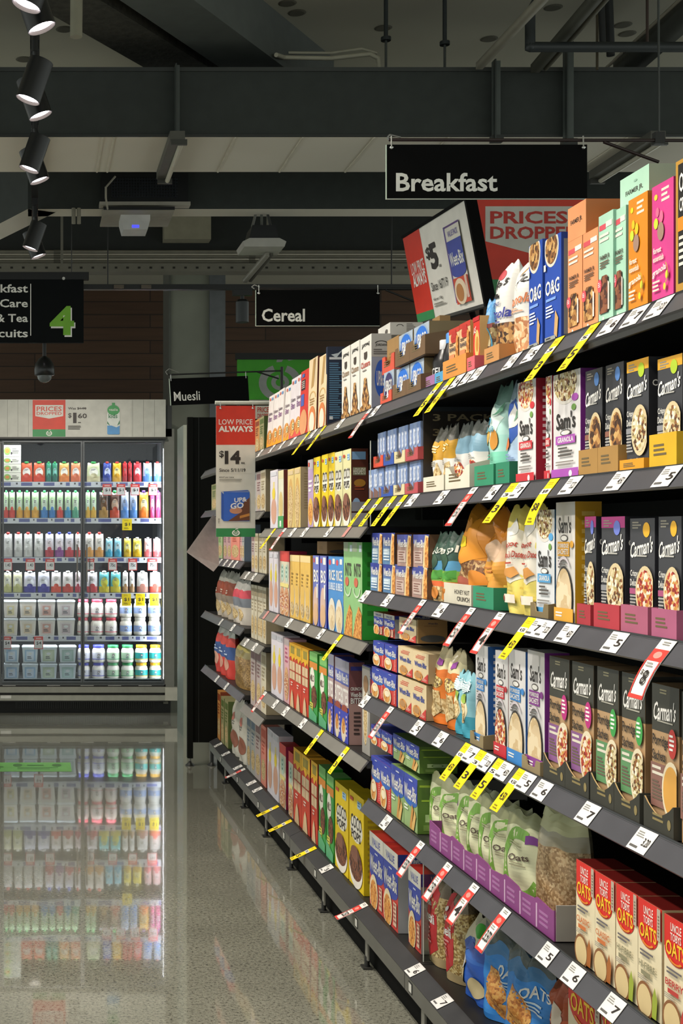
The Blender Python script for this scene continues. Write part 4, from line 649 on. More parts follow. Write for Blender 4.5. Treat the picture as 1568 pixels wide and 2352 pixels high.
g('mint', 'large mint coconut granola bag', .11, [(.34, '7fd0b4'), (.5, 'a8d8cc'), (.8, 'b4dcd2'), (1, '6f9488')], [('p', [(.05, .52), (.5, .42), (.9, .66), (.5, .8)], 'dfeee6'), ('e', .25, .5, .16, .09, 'c9a04a'), ('e', .62, .46, .18, .1, 'c98a2e'), T('Coco', .1, .62, .6, .7, '4a9ab8'), T('Muesli', .1, .54, .66, .6, '4a9ab8'), ('l', .2, .26, .6, .32, 2, '4aa890'), ('p', [(.62, .7), (.95, .8), (.9, .72)], '5a9a78')], fill=.5)
g('sky', 'large pale blue coconut granola bag', .11, [(.5, 'a9c2dc'), (.82, 'b8d0e2'), (1, '8aa0ac')], [('e', .5, .62, .4, .22, '2f58b0'), ('e', .6, .66, .26, .12, WB), ('p', [(.7, .6), (.98, .86), (.86, .66)], '7aa88a'), ('e', .3, .4, .18, .07, 'c9703a'), ('l', .2, .2, .7, .3, 3, '7a94b8')], fill=.5)
g('dkgreen', 'dark green muesli bag with palm picture', .1, [(.22, OAT), (.3, 'd9622a'), (.46, '7aa83a'), (.6, '4f90b8'), (1, '2e4a3e')], [('p', [(0, .3), (1, .34), (1, .48), (.5, .44), (0, .4)], '4f9a3a'), ('e', .4, .58, .3, .12, '2a4a34'), T('Le Sol', .1, .7, .95, .8, 'd8d8cc', .05), ('e', .5, .12, .3, .09, 'd08030')])
g('orange', 'orange muesli bag with clear window', .13, [(.46, FOOD(['b08a5a', '8a5a34', 'c9a878', '6a4228'], 130)), (.85, 'd98a20'), (1, FILM('c9862a', .75))], [('p', [(.1, .5), (.5, .42), (.9, .5), (.7, .86), (.5, .76), (.3, .9)], 'dd8f24'), ('r', .1, .6, .55, .7, 'd9c020'), ('e', .35, .16, .3, .13, 'a0503a'), ('e', .75, .24, .2, .12, 'd9882a')], fill=.5, wr=.008)
g('orange2', 'crumpled amber muesli bag', .12, [(.5, 'd9983a'), (.7, 'c9a88a'), (1, FILM('d98a30', .8))], [('r', .1, .2, .5, .26, 'e8d0a8'), ('l', .2, .36, .8, .44, 2, 'b8742a')], fill=.4, wr=.012)
g('yellow', 'yellow apricot almond muesli bag', .1, [(1, 'e2cf6a')], [('p', [(.06, .32), (.5, .28), (.94, .34), (.9, .78), (.5, .84), (.1, .76)], 'e8e0d2'), ('e', .6, .8, .2, .08, WB), T('Apricot', .16, .6, .8, .67, 'b8402e', .02, -.02), T('Almond & Date', .08, .52, .92, .58, 'b8402e', .02, -.02), ('p', [(.3, .36), (.6, .33), (.86, .38), (.7, .44), (.4, .42)], 'd9964a'), ('l', .4, .45, .7, .48, 1, 'b8402e'), ('r', .08, .1, .8, .18, 'e8dccc'), ('e', .2, .14, .07, .03, 'c9503a'), ('l', .1, .22, .6, .26, 1, 'c9a83a')], wr=.0035, fill=.62)
g('kraftbag', 'orange bag of dried fruit muesli', .11, [(.14, 'd9701e'), (.34, OAT), (.62, 'd97a2a'), (.72, 'c96a20'), (.86, 'cfc49a'), (1, FILM('c9bd98', .7))], [('e', .55, .56, .34, .09, FOOD(['d9c070', '6a523a', 'e0cf98', '8a6a3a'], 160)), ('p', [(.2, .16), (.5, .08), (.84, .18), (.8, .44), (.3, .44)], OAT), ('r', .55, .78, .8, .86, '8a3f92')], fill=.5)
g('teal', 'teal and white muesli bag', .1, [(.34, '3f9ab0'), (.6, '8ec4d0'), (1, '7fb4c0')], [('e', .45, .42, .34, .2, 'e6dab4'), ('e', .45, .38, .28, .15, OAT), ('e', .5, .62, .2, .08, '9ab84a'), ('r', .3, .72, .8, .86, 'cfe4e6'), ('l', .3, .7, .9, .9, 6, 'e0f0f0')], fill=.4)
g('gnoats', 'green striped organic oats bag', .12, [(.06, 'b8a888'), (.84, 'd9dab4'), (1, '9a9c74')], [('o', .46, .4, .46, .44, .3, '7cab4a', 60, 330), ('r', .6, .66, .95, .76, '7a3f8a'), T('Oats', .2, .44, .66, .52, '5a4a40', .04), ('l', .25, .36, .6, .42, 2, '9a9478'), ('l', .2, .6, .55, .66, 2, 'a8a888')], fill=.68, wr=.004, neck=.82)
g('clroats', 'clear bag filled with brown rolled oats', .13, [(.66, FOOD(['a5865f', '8d6f4b', 'b99a72', '9a7c56', 'c2a880'], 210, .35)), (.8, FILM('b5ac92', .75)), (1, 'c9c79a')], [('r', .02, .9, .98, .97, 'd2d2a6')], fill=.62, neck=.75, wr=.004)
g('redmue', 'clear muesli bag with red label', .11, [(.1, 'a8926a'), (.8, FOOD(['c9ad72', 'a88648', 'dcc690', '8a6a3a'], 170, .35)), (1, FILM('9a8a74', .6))], [('p', [(.02, .2), (.4, .06), (.78, .2), (.82, .84), (.4, .96), (.02, .86)], 'c0282e'), T('Oat', .1, .66, .6, .74, WH), T('Muesli', .06, .48, .74, .6, WH), ('l', .1, .22, .6, .44, 5, 'd88a8a'), ('e', .5, .8, .1, .03, WH)], fill=.66)
g('blueoat', 'blue and white rolled oats bag', .13, [(.5, '2a5ec0'), (.66, '3a6fc9'), (.9, 'd8d0b4'), (1, 'b8b29a')], [('p', [(.04, .5), (.5, .62), (.96, .5), (.8, .72), (.3, .76)], '3f62b8'), ('r', .5, .62, .9, .7, '4a5ab0'), ('e', .6, .86, .12, .06, '4aa83a'), ('e', .25, .26, .16, .12, 'c9b58a'), ('e', .7, .2, .18, .12, 'c9b58a'), ('p', [(.1, .52), (.3, .46), (.34, .36), (.2, .3)], 'e0e4ee')], fill=.5, wr=.008)
g('bluebag', 'bright blue clear-window oats bag', .14, [(.06, '2f7fd0'), (.72, '2f86d8'), (.86, '3f76a8'), (1, FILM('5a5f58', .7))], [('p', [(.08, .2), (.4, .1), (.6, .3), (.5, .55), (.2, .6)], FLK), T('OATS', .45, .56, .95, .68, WH, .05), ('l', .5, .4, .9, .52, 3, 'd0e4f4'), ('e', .6, .14, .24, .1, FLK)], fill=.5, wr=.012)
g('orabag', 'crumpled red orange snack bag', .13, [(.6, 'd05a2a'), (.85, 'a84a22'), (1, '7a3f22')], [('l', .1, .2, .7, .5, 6, 'e89a6a'), ('e', .5, .6, .3, .1, 'e0cdb8')], fill=.45, wr=.014)
g('silver', 'silver and brown muesli pouch', .1, [(.34, 'b5a898'), (.5, '8a7a6a'), (.78, '8a3a1e'), (1, 'a9a59a')], [('e', .5, .22, .36, .14, OAT), ('l', .15, .52, .8, .62, 2, 'c9b8a8')], nu=None)
g('redblue', 'red and blue muesli pouch', .09, [(.4, 'c8392e'), (.66, '34508a'), (.84, 'd0443a'), (1, 'c9c8c0')], [('e', .5, .3, .34, .14, 'd9a08a'), ('l', .2, .46, .8, .58, 2, 'b8c4dc')])
g('clrbrown', 'clear bag of brown puffed grain', .1, [(.7, FOOD(['8a6a3a', '6f5228', 'a5844e', '7a5c30'], 200, .3)), (.85, FILM('a89a6a', .7)), (1, 'b0a05a')], [('p', [(.02, .0), (.12, .0), (.14, .9), (.06, 1)], 'c9b83a')], fill=.6)
g('greybag', 'grey and red muesli pouch', .09, [(.4, 'c2b8ac'), (.6, '6f737c'), (.78, 'c0404e'), (1, 'b5b2ac')], [('e', .5, .22, .34, .14, OAT)])
g('whitebag', 'white muesli pouch with red marks', .09, [(1, 'cfc8ba')], [('e', .5, .7, .2, .08, 'c97a6a'), ('e', .6, .3, .3, .16, 'a0604a'), ('l', .2, .5, .7, .62, 3, '8a8478')], wr=.008)
_mesh = {}
def tray_mesh(w, h, d, c, style, txt):
    mb = MB(); th = .0022; m = M(c, .6)
    y0, y1 = -w / 2, w / 2
    if style == 'dip': pr = [(y1, 0), (y1, h), (y1 - w * .12, h * .96), (y1 - w * .3, h * .62), (0, h * .5), (y0 + w * .3, h * .62), (y0 + w * .12, h * .96), (y0, h), (y0, 0)]
    elif style == 'curve': pr = [(y1, 0), (y1, h)] + [(y1 - w * i / 8, h * (.78 - .24 * math.sin(math.pi * i / 8)) + h * .18 * abs(i / 4 - 1)) for i in range(1, 8)] + [(y0, h), (y0, 0)]
    elif style == 'notch': pr = [(y1, 0), (y1, h), (y1 - w * .22, h), (y1 - w * .3, h * .45), (y0 + w * .3, h * .45), (y0 + w * .22, h), (y0, h), (y0, 0)]
    else: pr = [(y1, 0), (y1, h), (y0, h), (y0, 0)]
    n = len(pr)
    vs = [(-th, a, b) for a, b in pr] + [(0, a, b) for a, b in pr]
    mb.add(vs, [tuple(range(n))[::-1], tuple(range(n, 2 * n))], m); mb.add(vs, [(i, (i + 1) % n, n + (i + 1) % n, n + i) for i in range(n)], M('b89a6a' if c < '8' else c, .7))
    hs = h * (1.25 if style in ('dip', 'notch') else 1)
    for a, b in ((y0 - th, y0), (y1, y1 + th)): mb.prism([(-th, 0), (-th, h), (d * .5, hs), (d, hs), (d, 0)], 1, a, b, m)
    mb.box(0, d, y0, y1, -.0012, 0, m)
    pl = Flat((-th, y1, 0), (0, -w, 0), (0, 0, h), (-1, 0, 0))
    if txt: draw(mb, pl, txt)
    return mb.mesh('display_tray')
def place(o, x, y, z, rz=0, lean=0): o.location = (x, y, z); o.rotation_euler = (0, math.radians(lean), math.radians(rz))
PX = {}
def item(kind, w, h, x, y, z, where, dep=None, rz=0, lean=0, cut=0):
    key = (kind, round(w, 3), round(h, 3), dep)
    if kind in BG:
        desc, d, bands, front, kw = BG[kind]; kw = {a: b for a, b in kw.items() if b is not None}; d = dep or min(d, .62 * w + .005)
        v = item.cnt.get(kind, 0) % 4; item.cnt[kind] = v + 1; key += (v,)
        if key not in _mesh: _mesh[key] = bag_mesh('muesli_bag', Bag(w, h, d, seed=hash_(kind) + v, **{a: b for a, b in kw.items() if a != 'nu'}), bands, front)
        nm, cat = 'muesli_bag', 'bag'
    else:
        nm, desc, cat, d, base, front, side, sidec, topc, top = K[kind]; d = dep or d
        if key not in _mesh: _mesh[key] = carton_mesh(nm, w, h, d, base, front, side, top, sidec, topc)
    o = bpy.data.objects.new(nm, _mesh[key]); COL.objects.link(o); place(o, x, y, z + d * math.sin(math.radians(abs(lean))), rz, lean)
    reg(o, desc, where, cat, (-y, z)); return o
item.cnt = {}
def hash_(s): return sum(ord(c) * (i + 3) for i, c in enumerate(s))
jr = random.Random(3)
def row(z, X, where, items):
    for it in items:
        kind, a, b, n, yt = it[:5]; op = it[5] if len(it) > 5 else {}
        x = X + op.get('dx', 0) + jr.uniform(0, .002) * op.get('j', 1)
        YL, YR = yx(a, x), yx(b, x); w = (YL - YR) / n
        zz = z + op.get('up', 0); h = zx(b, yt, x) - zz if yt > 20 else yt
        if op.get('zb'): zz = zx(b, op['zb'], x); h = zx(b, yt, x) - zz
        wi = (w * op.get('wf', 1)) - (.003 if kind not in BG else .003) - (.008 if 'tray' in op else 0)
        kinds = kind.split('+')
        for i in range(n):
            kd = kinds[i % len(kinds)]
            item(kd, wi, h, x + jr.uniform(-.003, .003) * op.get('j', 1), YL - w * (i + .5), zz + .0003 + (.0015 if 'tray' in op else 0), op.get('where', where), op.get('d'), op.get('rz', 0) + jr.uniform(-.8, .8) * op.get('j', 1), op.get('lean', 0))
        if 'tray' in op:
            c, th, sty, per, txt, nm = op['tray']; m = max(1, round(n / per)); W_ = (YL - YR) / m
            key = ('tray', c, round(W_, 3), th, sty)
            if key not in _mesh: _mesh[key] = tray_mesh(W_ - .0055, th, max(.1, (op.get('d') or (K[kinds[0]][3] if kinds[0] in K else BG[kinds[0]][1])) + .02), c, sty, txt)
            for i in range(m):
                o = bpy.data.objects.new('display_tray', _mesh[key]); COL.objects.link(o); place(o, x - (.014 if kinds[0] in BG else .009), YL - W_ * (i + .5), zz + .0013)
                reg(o, nm + ' display tray', op.get('where', where), 'display tray', (-YL + W_ * i, zz))
# ------------------------------------------------------------------ stock on the shelves (pixel columns of each run, left to right)
XA, XB1 = 1.016, 1.176
TX2 = [('l', .15, .3, .8, .7, 3, '6a5a3c')]
def trk(t, c): return [('t', t, .2, .3, .8, .62, c, 0)]
w6 = 'on the top shelf'
row(ZTOP, XA, w6, [
    ('bran_o', 611, 661, 4, 884, dict(lean=3.5, d=.06)), ('bran_r', 661, 688, 2, 858, dict(lean=3)), ('red', 688, 706, 1, 846, dict(lean=2)),
    ('creambowl', 706, 725, 1, 818, dict(lean=1.5)), ('creambowl', 731, 749, 1, 811, dict(lean=1.5)), ('navy', 748.5, 752, 1, 796, dict(dx=.004, d=.062, j=0)),
    ('clus_b', 785, 824, 2, 780), ('clus_r', 827, 853, 1, 766, dict(d=.06, j=0)),
    ('whitebox', 868, 896, 1, 740, dict(dx=.07, zb=769, j=0, d=.1)),
    ('upbig_k', 882, 908, 1, 848, dict(tray=('c9503a', .035, 'notch', 1, TX2, 'red card'))), ('upbig_b', 910, 976, 2, 822, dict(tray=('6b5238', .045, 'notch', 1, TX2, 'brown card'))),
    ('upbig_b', 916, 986, 2, 737, dict(up=.092, where='stacked on the top shelf', tray=('6b5238', .05, 'notch', 1, TX2, 'brown card'))),
    ('carton', 886, 914, 1, 770, dict(up=.092, where='stacked on the top shelf', dx=.01, d=.1, tray=('c9503a', .05, 'notch', 1, TX2, 'red card'))),
    ('carton', 992, 1010, 1, 724, dict(dx=.14, j=0, d=.03)),
    ('bakes_o', 1027, 1081, 2, 735, dict(d=.07, tray=('d08a3e', .05, 'flat', 2, TX2, 'orange card'))), ('bakes_r', 1083, 1101, 1, 725, dict(tray=('d8606a', .035, 'flat', 1, TX2, 'pink card'))),
    ('gran_b', 1106, 1124, 1, 684, dict(dx=.02, d=.04)), ('gran_w', 1128, 1163, 1, 598, dict(dx=.006, wf=1.12, d=.07, tray=('c28a52', .04, 'flat', 1, TX2, 'kraft card'))), ('gran_o', 1168, 1207, 1, 590, dict(d=.085, dx=.012, wf=1.1)),
    ('og', 1211, 1244, 1, 548), ('og', 1254, 1292, 1, 532), ('farm_o', 1303, 1374, 2, 520, dict(j=0)), ('farm_ol', 1303, 1346, 1, 456, dict(up=.2, zb=535, j=0, where='on the top shelf, above windowed boxes')),
    ('farm_m', 1376, 1411, 1, 480), ('farm_m', 1413, 1441, 1, 470, dict(dx=.004)), ('farm_ml', 1423, 1491, 1, 375, dict(zb=468, dx=.028, j=0, where='on the top shelf')),
    ('fru_o', 1443, 1489, 1, 437), ('fru_p', 1495, 1546, 1, 404), ('kraftblk', 1550, 1600, 1, 345)])
w5 = 'on the second shelf'
u5 = 'stacked on the second shelf'
row(AZ['S5'], XA, w5, [
    ('updrink', 847, 883, 1, .09, dict(j=.3)), ('updrink', 884, 911, 1, .09, dict(j=.3, tray=('2f4fa0', .032, 'notch', 1, TX2, 'blue card'))),('updrink', 912, 938, 1, .09, dict(j=.3, tray=('cfc39a', .032, 'notch', 1, TX2, 'cream card'))),('updrink', 939, 969, 1, .09, dict(j=.3, tray=('b04a50', .032, 'notch', 1, TX2, 'dull red card'))),('updrink', 866, 888, 1, .1, dict(up=.0925, where=u5, j=.3, tray=('d0482e', .032, 'notch', 1, TX2, 'orange red card'))),('updrink', 889, 913, 1, .1, dict(up=.0925, where=u5, j=.3, tray=('2f4fa0', .032, 'notch', 1, TX2, 'blue card'))),('updrink', 914, 939, 1, .1, dict(up=.0925, where=u5, j=.3, tray=('cfc39a', .032, 'notch', 1, TX2, 'cream card'))),('updrink', 940, 969, 1, .1, dict(up=.0925, where=u5, j=.3, tray=('b04a50', .032, 'notch', 1, TX2, 'dull red card'))),
    ('darkside', 970, 973, 1, 935, dict(dx=.004, d=.2, j=0)),
    ('must', 986, 1034, 2, 975, dict(dx=.012, tray=('d9d2c0', .042, 'flat', 2, TX2, 'white card'))), ('berrybag', 1037, 1094, 2, 965, dict(dx=.012, tray=('dcd5c4', .058, 'dip', 2, TX2, 'white card'))),
    ('mint', 1105, 1150, 1, 878, dict(dx=.012, wf=.93, tray=('2f8a66', .05, 'flat', 1, TX2, 'green card'))), ('sky', 1155, 1187, 1, 872, dict(dx=.012, tray=('2a8060', .05, 'flat', 1, TX2, 'green card'))),
    ('sg_red', 1189, 1231, 1, 868), ('sg_red', 1254, 1269, 1, 862, dict(dx=.004)), ('sg_purple', 1271, 1333, 1, 845),
    ('cm_blue', 1342, 1434, 2, 830, dict(tray=('a37c42', .048, 'flat', 1, TX2, 'brown card'), j=.4)), ('cm_lime', 1437, 1494, 1, 820, dict(tray=('d9941e', .02, 'flat', 1, TX2, 'orange card'), j=.3)), ('cm_lime', 1506, 1570, 1, 812, dict(tray=('d3a81e', .055, 'flat', 1, TX2, 'yellow card'), j=.3))])
w4 = 'on the third shelf'; u4 = 'stacked on the third shelf'
row(AZ['S4'], XA, w4, [
    ('wbs', 852, 908, 2, 1297), ('wbm', 909, 982, 2, 1302), ('wbs', 854, 907, 2, 1224, dict(up=.0835, where=u4)), ('wbm', 915, 983, 2, 1228, dict(up=.0825, where=u4)),
    ('dkgreen', 981, 1036, 2, 1225), ('orange', 1034, 1098, 1, 1165, dict(dx=.012, tray=('cfc8b6', .05, 'flat', 1, [('t', 'HONEY NUT', .4, .5, .95, .72, '4a443c'), ('t', 'CRUNCH', .5, .18, .95, .4, '4a443c')], 'white card'))),
    ('orange2', 1102, 1150, 1, 1180, dict(dx=.012, tray=('2f8a66', .05, 'flat', 1, TX2, 'green card'))), ('yellow', 1153, 1224, 2, 1160, dict(rz=4, d=.06)),
    ('sg_blue', 1230, 1272, 1, 1172, dict(rz=2, tray=('7a6a4a', .03, 'notch', 1, None, 'torn card'))), ('sp_yel', 1276, 1321, 1, 1152, dict(j=0)),
    ('cm_pink', 1338, 1370, 1, 1188, dict(tray=('a8323c', .04, 'flat', 1, TX2, 'red card'))), ('cm_pink', 1377, 1437, 1, 1188, dict(tray=('b03540', .045, 'flat', 1, TX2, 'red card'))),
    ('cm_yel', 1440, 1503, 1, 1192, dict(tray=('a85a74', .048, 'flat', 1, TX2, 'mauve card'))), ('cm_yel', 1511, 1570, 1, 1188, dict(tray=('a85a7a', .048, 'flat', 1, TX2, 'mauve card')))])
w3 = 'on the fourth shelf'; u3 = 'in the second layer on fourth shelf'; v3 = 'topping the stack on fourth shelf'
row(AZ['S3'], XA, w3, [
    ('wb', 832, 852, 1, 1534, dict(dx=.01)), ('wb', 854, 911, 2, 1552, dict(j=.3)), ('wbg', 913, 980, 2, 1576, dict(j=.3)),
    ('wb', 858, 912, 2, 1487, dict(up=.0965, where=u3, j=.3)), ('wbg', 914, 985, 2, 1504, dict(up=.098, where=u3, j=.3)),
    ('wbv', 859, 906, 2, 1415, dict(up=.19, where=v3, j=.3)), ('wbg', 916, 956, 1, 1425, dict(up=.1945, where=v3, j=.3, d=.03)), ('carton', 957.5, 960, 1, 1424, dict(up=.1945, where=v3, dx=.002, d=.078, j=0)),
    ('kraftbag', 982, 1044, 2, 1500, dict(dx=.012)), ('teal', 1038, 1076, 2, 1552, dict(dx=.008)),
    ('sp_blue', 1090, 1121, 1, 1488, dict(tray=('8a7a58', .03, 'notch', 1, None, 'torn card'))), ('sp_red', 1135, 1165, 1, 1500), ('sp_blue', 1168, 1208, 1, 1498), ('sp_purple', 1210, 1253, 1, 1503, dict(tray=('8f7e5e', .028, 'notch', 1, None, 'torn card'))),
    ('cp_purple', 1260, 1366, 2, 1532, dict(tray=('33322a', .052, 'curve', 1, [('l', .3, .3, .75, .6, 2, '8a7a4e'), ('e', .88, .4, .06, .16, '8a7a4e')], 'black card'), j=.3)), ('cp_green', 1369, 1484, 2, 1558, dict(tray=('33322a', .052, 'curve', 1, [('l', .3, .3, .75, .6, 2, '8a7a4e'), ('e', .88, .4, .06, .16, '8a7a4e')], 'black card'), j=.3)),
    ('cp_rust', 1493, 1563, 1, 1586, dict(tray=('33322a', .052, 'curve', 1, [('l', .3, .3, .75, .6, 2, '8a7a4e'), ('e', .88, .4, .06, .16, '8a7a4e')], 'black card'), j=.3)), ('cp_rust', 1566, 1640, 1, 1606, dict(j=.3))])
w2 = 'on the fifth shelf'; u2 = 'in the upper row on fifth shelf'
row(AZ['S2'], XA, w2, [
    ('wb', 852, 898, 2, 1764, dict(j=.3)), ('wbo', 899, 960, 2, 1792, dict(j=.3)), ('wb', 853, 902, 2, 1690, dict(up=.1685, where=u2, j=.3)), ('wbo', 904, 964, 2, 1716, dict(up=.1635, where=u2, j=.3)),
    ('gnoats', 1003, 1056, 2, 1806, dict(dx=.042, wf=1.5, rz=26, d=.036, up=.002)), ('gnoats', 1066, 1214, 5, 1880, dict(dx=.042, wf=1.6, rz=27, d=.034, up=.002)), ('clroats', 1232, 1308, 1, 1885, dict(dx=.056, d=.07, rz=20, up=.002, wf=.95)),
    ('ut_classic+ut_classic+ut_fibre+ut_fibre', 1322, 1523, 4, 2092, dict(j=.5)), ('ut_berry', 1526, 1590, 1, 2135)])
w1 = 'on the bottom shelf'
row(AZ['S1'], XB1, w1, [
    ('wbv', 849, 914, 2, 1964, dict(j=.4)), ('wbv', 938, 966, 1, 2009, dict(dx=.01)), ('redmue', 974, 1042, 2, 2060, dict(dx=.02)), ('blueoat', 1046, 1102, 1, 2135, dict(dx=.025)),
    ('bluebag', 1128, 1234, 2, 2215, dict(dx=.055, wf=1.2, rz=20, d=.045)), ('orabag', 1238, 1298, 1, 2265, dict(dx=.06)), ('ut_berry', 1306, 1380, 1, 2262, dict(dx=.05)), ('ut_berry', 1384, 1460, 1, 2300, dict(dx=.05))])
XB = 1.016
row(BZ['B5'], XB, "on cereal bay's second shelf", [('palew', 621, 637, 1, 1078, dict(rz=1)), ('redgrn', 639, 652, 1, 1079), ('beige', 662, 690, 2, 1072), ('purp', 706, 718, 1, 1054), ('coco', 720, 735, 1, 1048, dict(j=.3)), ('coco', 739, 768, 2, 1038, dict(j=.3)), ('cococ', 769, 806, 2, 1030, dict(d=.055, j=.3))])
row(BZ['B4'], XB, "on cereal bay's third shelf", [('palew', 618, 640, 2, 1268), ('redtop', 642, 665, 2, 1267), ('gold', 666, 713, 4, 1278, dict(j=.3)), ('blue', 720, 750, 2, 1278), ('rice', 754, 789, 2, 1280), ('green', 790, 833, 2, 1246),
    ('carton', 728, 751, 1, 1244, dict(zb=1273, dx=.03, j=0, d=.1, where='lying above the blue cereal boxes'))])
row(BZ['B3'], XB, "on cereal bay's fourth shelf", [('palew', 622, 650, 2, 1462), ('pinkc', 651, 663, 1, 1470), ('sult', 664, 709, 3, 1494, dict(j=.5)), ('milo', 710, 728, 1, 1503), ('milo', 733, 750, 1, 1514), ('bites', 752, 765, 1, 1505), ('bites', 767, 802, 2, 1522, dict(d=.05)), ('oatw', 831, 849, 1, 1535, dict(dx=.008))])
row(.19, XB1, "on cereal bay's bottom shelf", [('palew', 614, 641, 2, 1692), ('redtop', 642, 656, 1, 1716), ('redtop', 663, 674, 1, 1733), ('sult', 675, 712, 2, 1745, dict(j=.5)), ('sult', 715, 730, 1, 1757), ('milo', 731, 747, 1, 1768), ('milo', 751, 768, 1, 1788), ('coco', 770, 800, 1, 1816, dict(j=.3)), ('coco', 802, 836, 1, 1838, dict(j=.3))])
# narrow bay beyond
wc = 'in the narrow bay'
for z, kinds, yts in ((CZS['C5'], 'far_gry+far_mau+far_crm', 1078), (CZS['C4'], 'far_mau+far_crm+far_crm+far_crm', 1225), (CZS['C3'], 'far_crm+far_crm+far_crm+far_crm+far_crm', 1350), (CZS['C2'], 'far_mau+far_mau+far_crm', 1500)):
    nm = {CZS['C5']: 'second', CZS['C4']: 'third', CZS['C3']: 'fourth', CZS['C2']: 'fifth'}[z]
    row(z, 1.03, "on narrow bay's %s shelf" % nm, [(kinds, 577, 611, len(kinds.split('+')), yts)])
row(.19, XB1, "on narrow bay's bottom shelf", [('far_gry+far_gry', 566, 586, 2, 1655), ('far_mau+far_cor', 586, 610, 2, 1672)])
row(ZTOP, 1.02, 'on the top shelf, far end', [('far_org+far_olv', 585, 607, 2, 955)])
# far bay
row(DZ['D4'], 1.02, "on far bay's third shelf", [('far_blu', 489, 497, 1, 1215), ('far_gn', 499, 510, 1, 1212), ('far_pk', 512, 530, 2, 1210), ('far_cor', 531, 550, 1, 1205), ('far_pk+far_gry', 550, 560, 2, 1205)])
row(DZ['D5'], 1.02, "on far bay's second shelf", [('far_olv', 486, 500, 1, 1110), ('far_pk+far_gry+far_crm', 520, 560, 3, 1105)])
row(DZ['D3'], 1.02, "on far bay's fourth shelf", [('silver', 492, 526, 3, 1316), ('greybag', 530, 556, 2, 1335)])
row(DZ['D2'], 1.02, "on far bay's fifth shelf", [('redblue', 490, 524, 3, 1450), ('clrbrown', 530, 558, 1, 1485)])
row(.19, 1.168, "on far bay's bottom shelf", [('far_org', 500, 507, 1, 1590), ('far_olv', 508, 524, 2, 1612), ('whitebag', 528, 560, 2, 1625)])
# black oat-drink bottles
for i, (a, b, yt, cap, trayc) in enumerate(((982, 1007, 778, 'd8d8dc', '9a6a98'), (1009, 1027, 762, '4a8ad0', '4f9ac8'))):
    x = 1.03; YL, YR = yx(a, x), yx(b, x); r = (YL - YR) / 2 * .92; h = zx(b, yt, x) - ZTOP; y = (YL + YR) / 2
    r = min(r, .038); t = empty('drink_bottle', (x + r, y, ZTOP + .0022)); mb = MB(); mb.lathe([(r * .9, 0), (r, .006), (r, h * .55), (r * .96, h * .62), (r * .8, h * .74), (r * .72, h * .8)], M('1d1a1c', .3), 24)
    class Cyl:
        n = 6; step = .0005
        def P(s, u, v, d): t_ = math.pi + (.5 - u) * 2.4 * -1; return Vector(((r + d) * math.cos(t_), (r + d) * math.sin(t_) * -1 * -1, v * h * .55))
    draw(mb, Cyl(), [('t', 'EXCEL', .12, .5, .88, .78, M('e4e2e0'), 0), ('l', .2, .2, .8, .4, 3, 'c8c4c0')]); mb.obj('body', t)
    mb = MB(); mb.lathe([(r * .74, h * .8), (r * .74, h * .98), (r * .66, h)], M(cap, .4), 20); mb.obj('cap', t)
    reg(t, 'black drink bottle with %s cap' % ('white', 'blue')[i], w6, 'bottle', (-y, 0))
    o = bpy.data.objects.new('display_tray', tray_mesh(max(r * 2 + .012, .05), .035, .1, trayc, 'flat', TX2)); COL.objects.link(o); place(o, x - .008, y, ZTOP + .0013); reg(o, ('mauve', 'light blue')[i] + ' card display tray', w6, 'display tray', (-y, 0))
# long purple tray along the oats bags, its grey end flap
YL, YR = yx(986, 1.012), yx(1272, 1.012); L = YL - YR
mb = MB(); pr = [(L, 0)]
n = 9
for i in range(n):
    a = L - L * i / n; pr += [(a, .062 - .012 * (i % 2)), (a - L / n * .85, .056)]
pr += [(0, .06), (0, 0)]
mb.prism([(y, z) for y, z in pr], 0, 0, .003, M('84407c', .5)); mb.box(0, .1, 0, L, -.001, .0, M('6f3468')); mb.box(.004, .1, -.002, .001, 0, .07, M('9a948c', .7)); mb.box(.004, .1, L - .002, L, 0, .06, M('84407c'))
for i in range(1, n): mb.box(-.0006, 0, L * i / n - .004, L * i / n + .002, .002, .05, M('c9a8c4'))
for i in range(n): 
    for q in range(3): mb.box(-.0005, 0, L * i / n + .03, L * i / n + .03 + L / n * .5, .014 + q * .011, .019 + q * .011, M('a06a9c'))
o = mb.obj('display_tray'); o.location = (1.012, YR, AZ['S2'] + .0016); reg(o, 'long purple card display tray under the oats bags', w2, 'display tray')
# clear plastic dividers between the bays
for z, zt, nm in ((BZ['B5'], .26, 'second'), (.19, .33, 'bottom')):
    X = XB if z > .3 else XB1; mb = MB(); mb.box(X + .0, X + .22, YA + .02, YA + .0225, z + .0005, z + zt, CLEAR('e6ece4', .1, .95)); mb.box(X - .002, X, YA + .019, YA + .0235, z + .0005, z + zt, M('c9cfc6', .2)); reg(mb.obj('shelf_divider'), 'clear plastic shelf divider beside the yellow boxes', 'on %s shelf' % nm, 'divider')
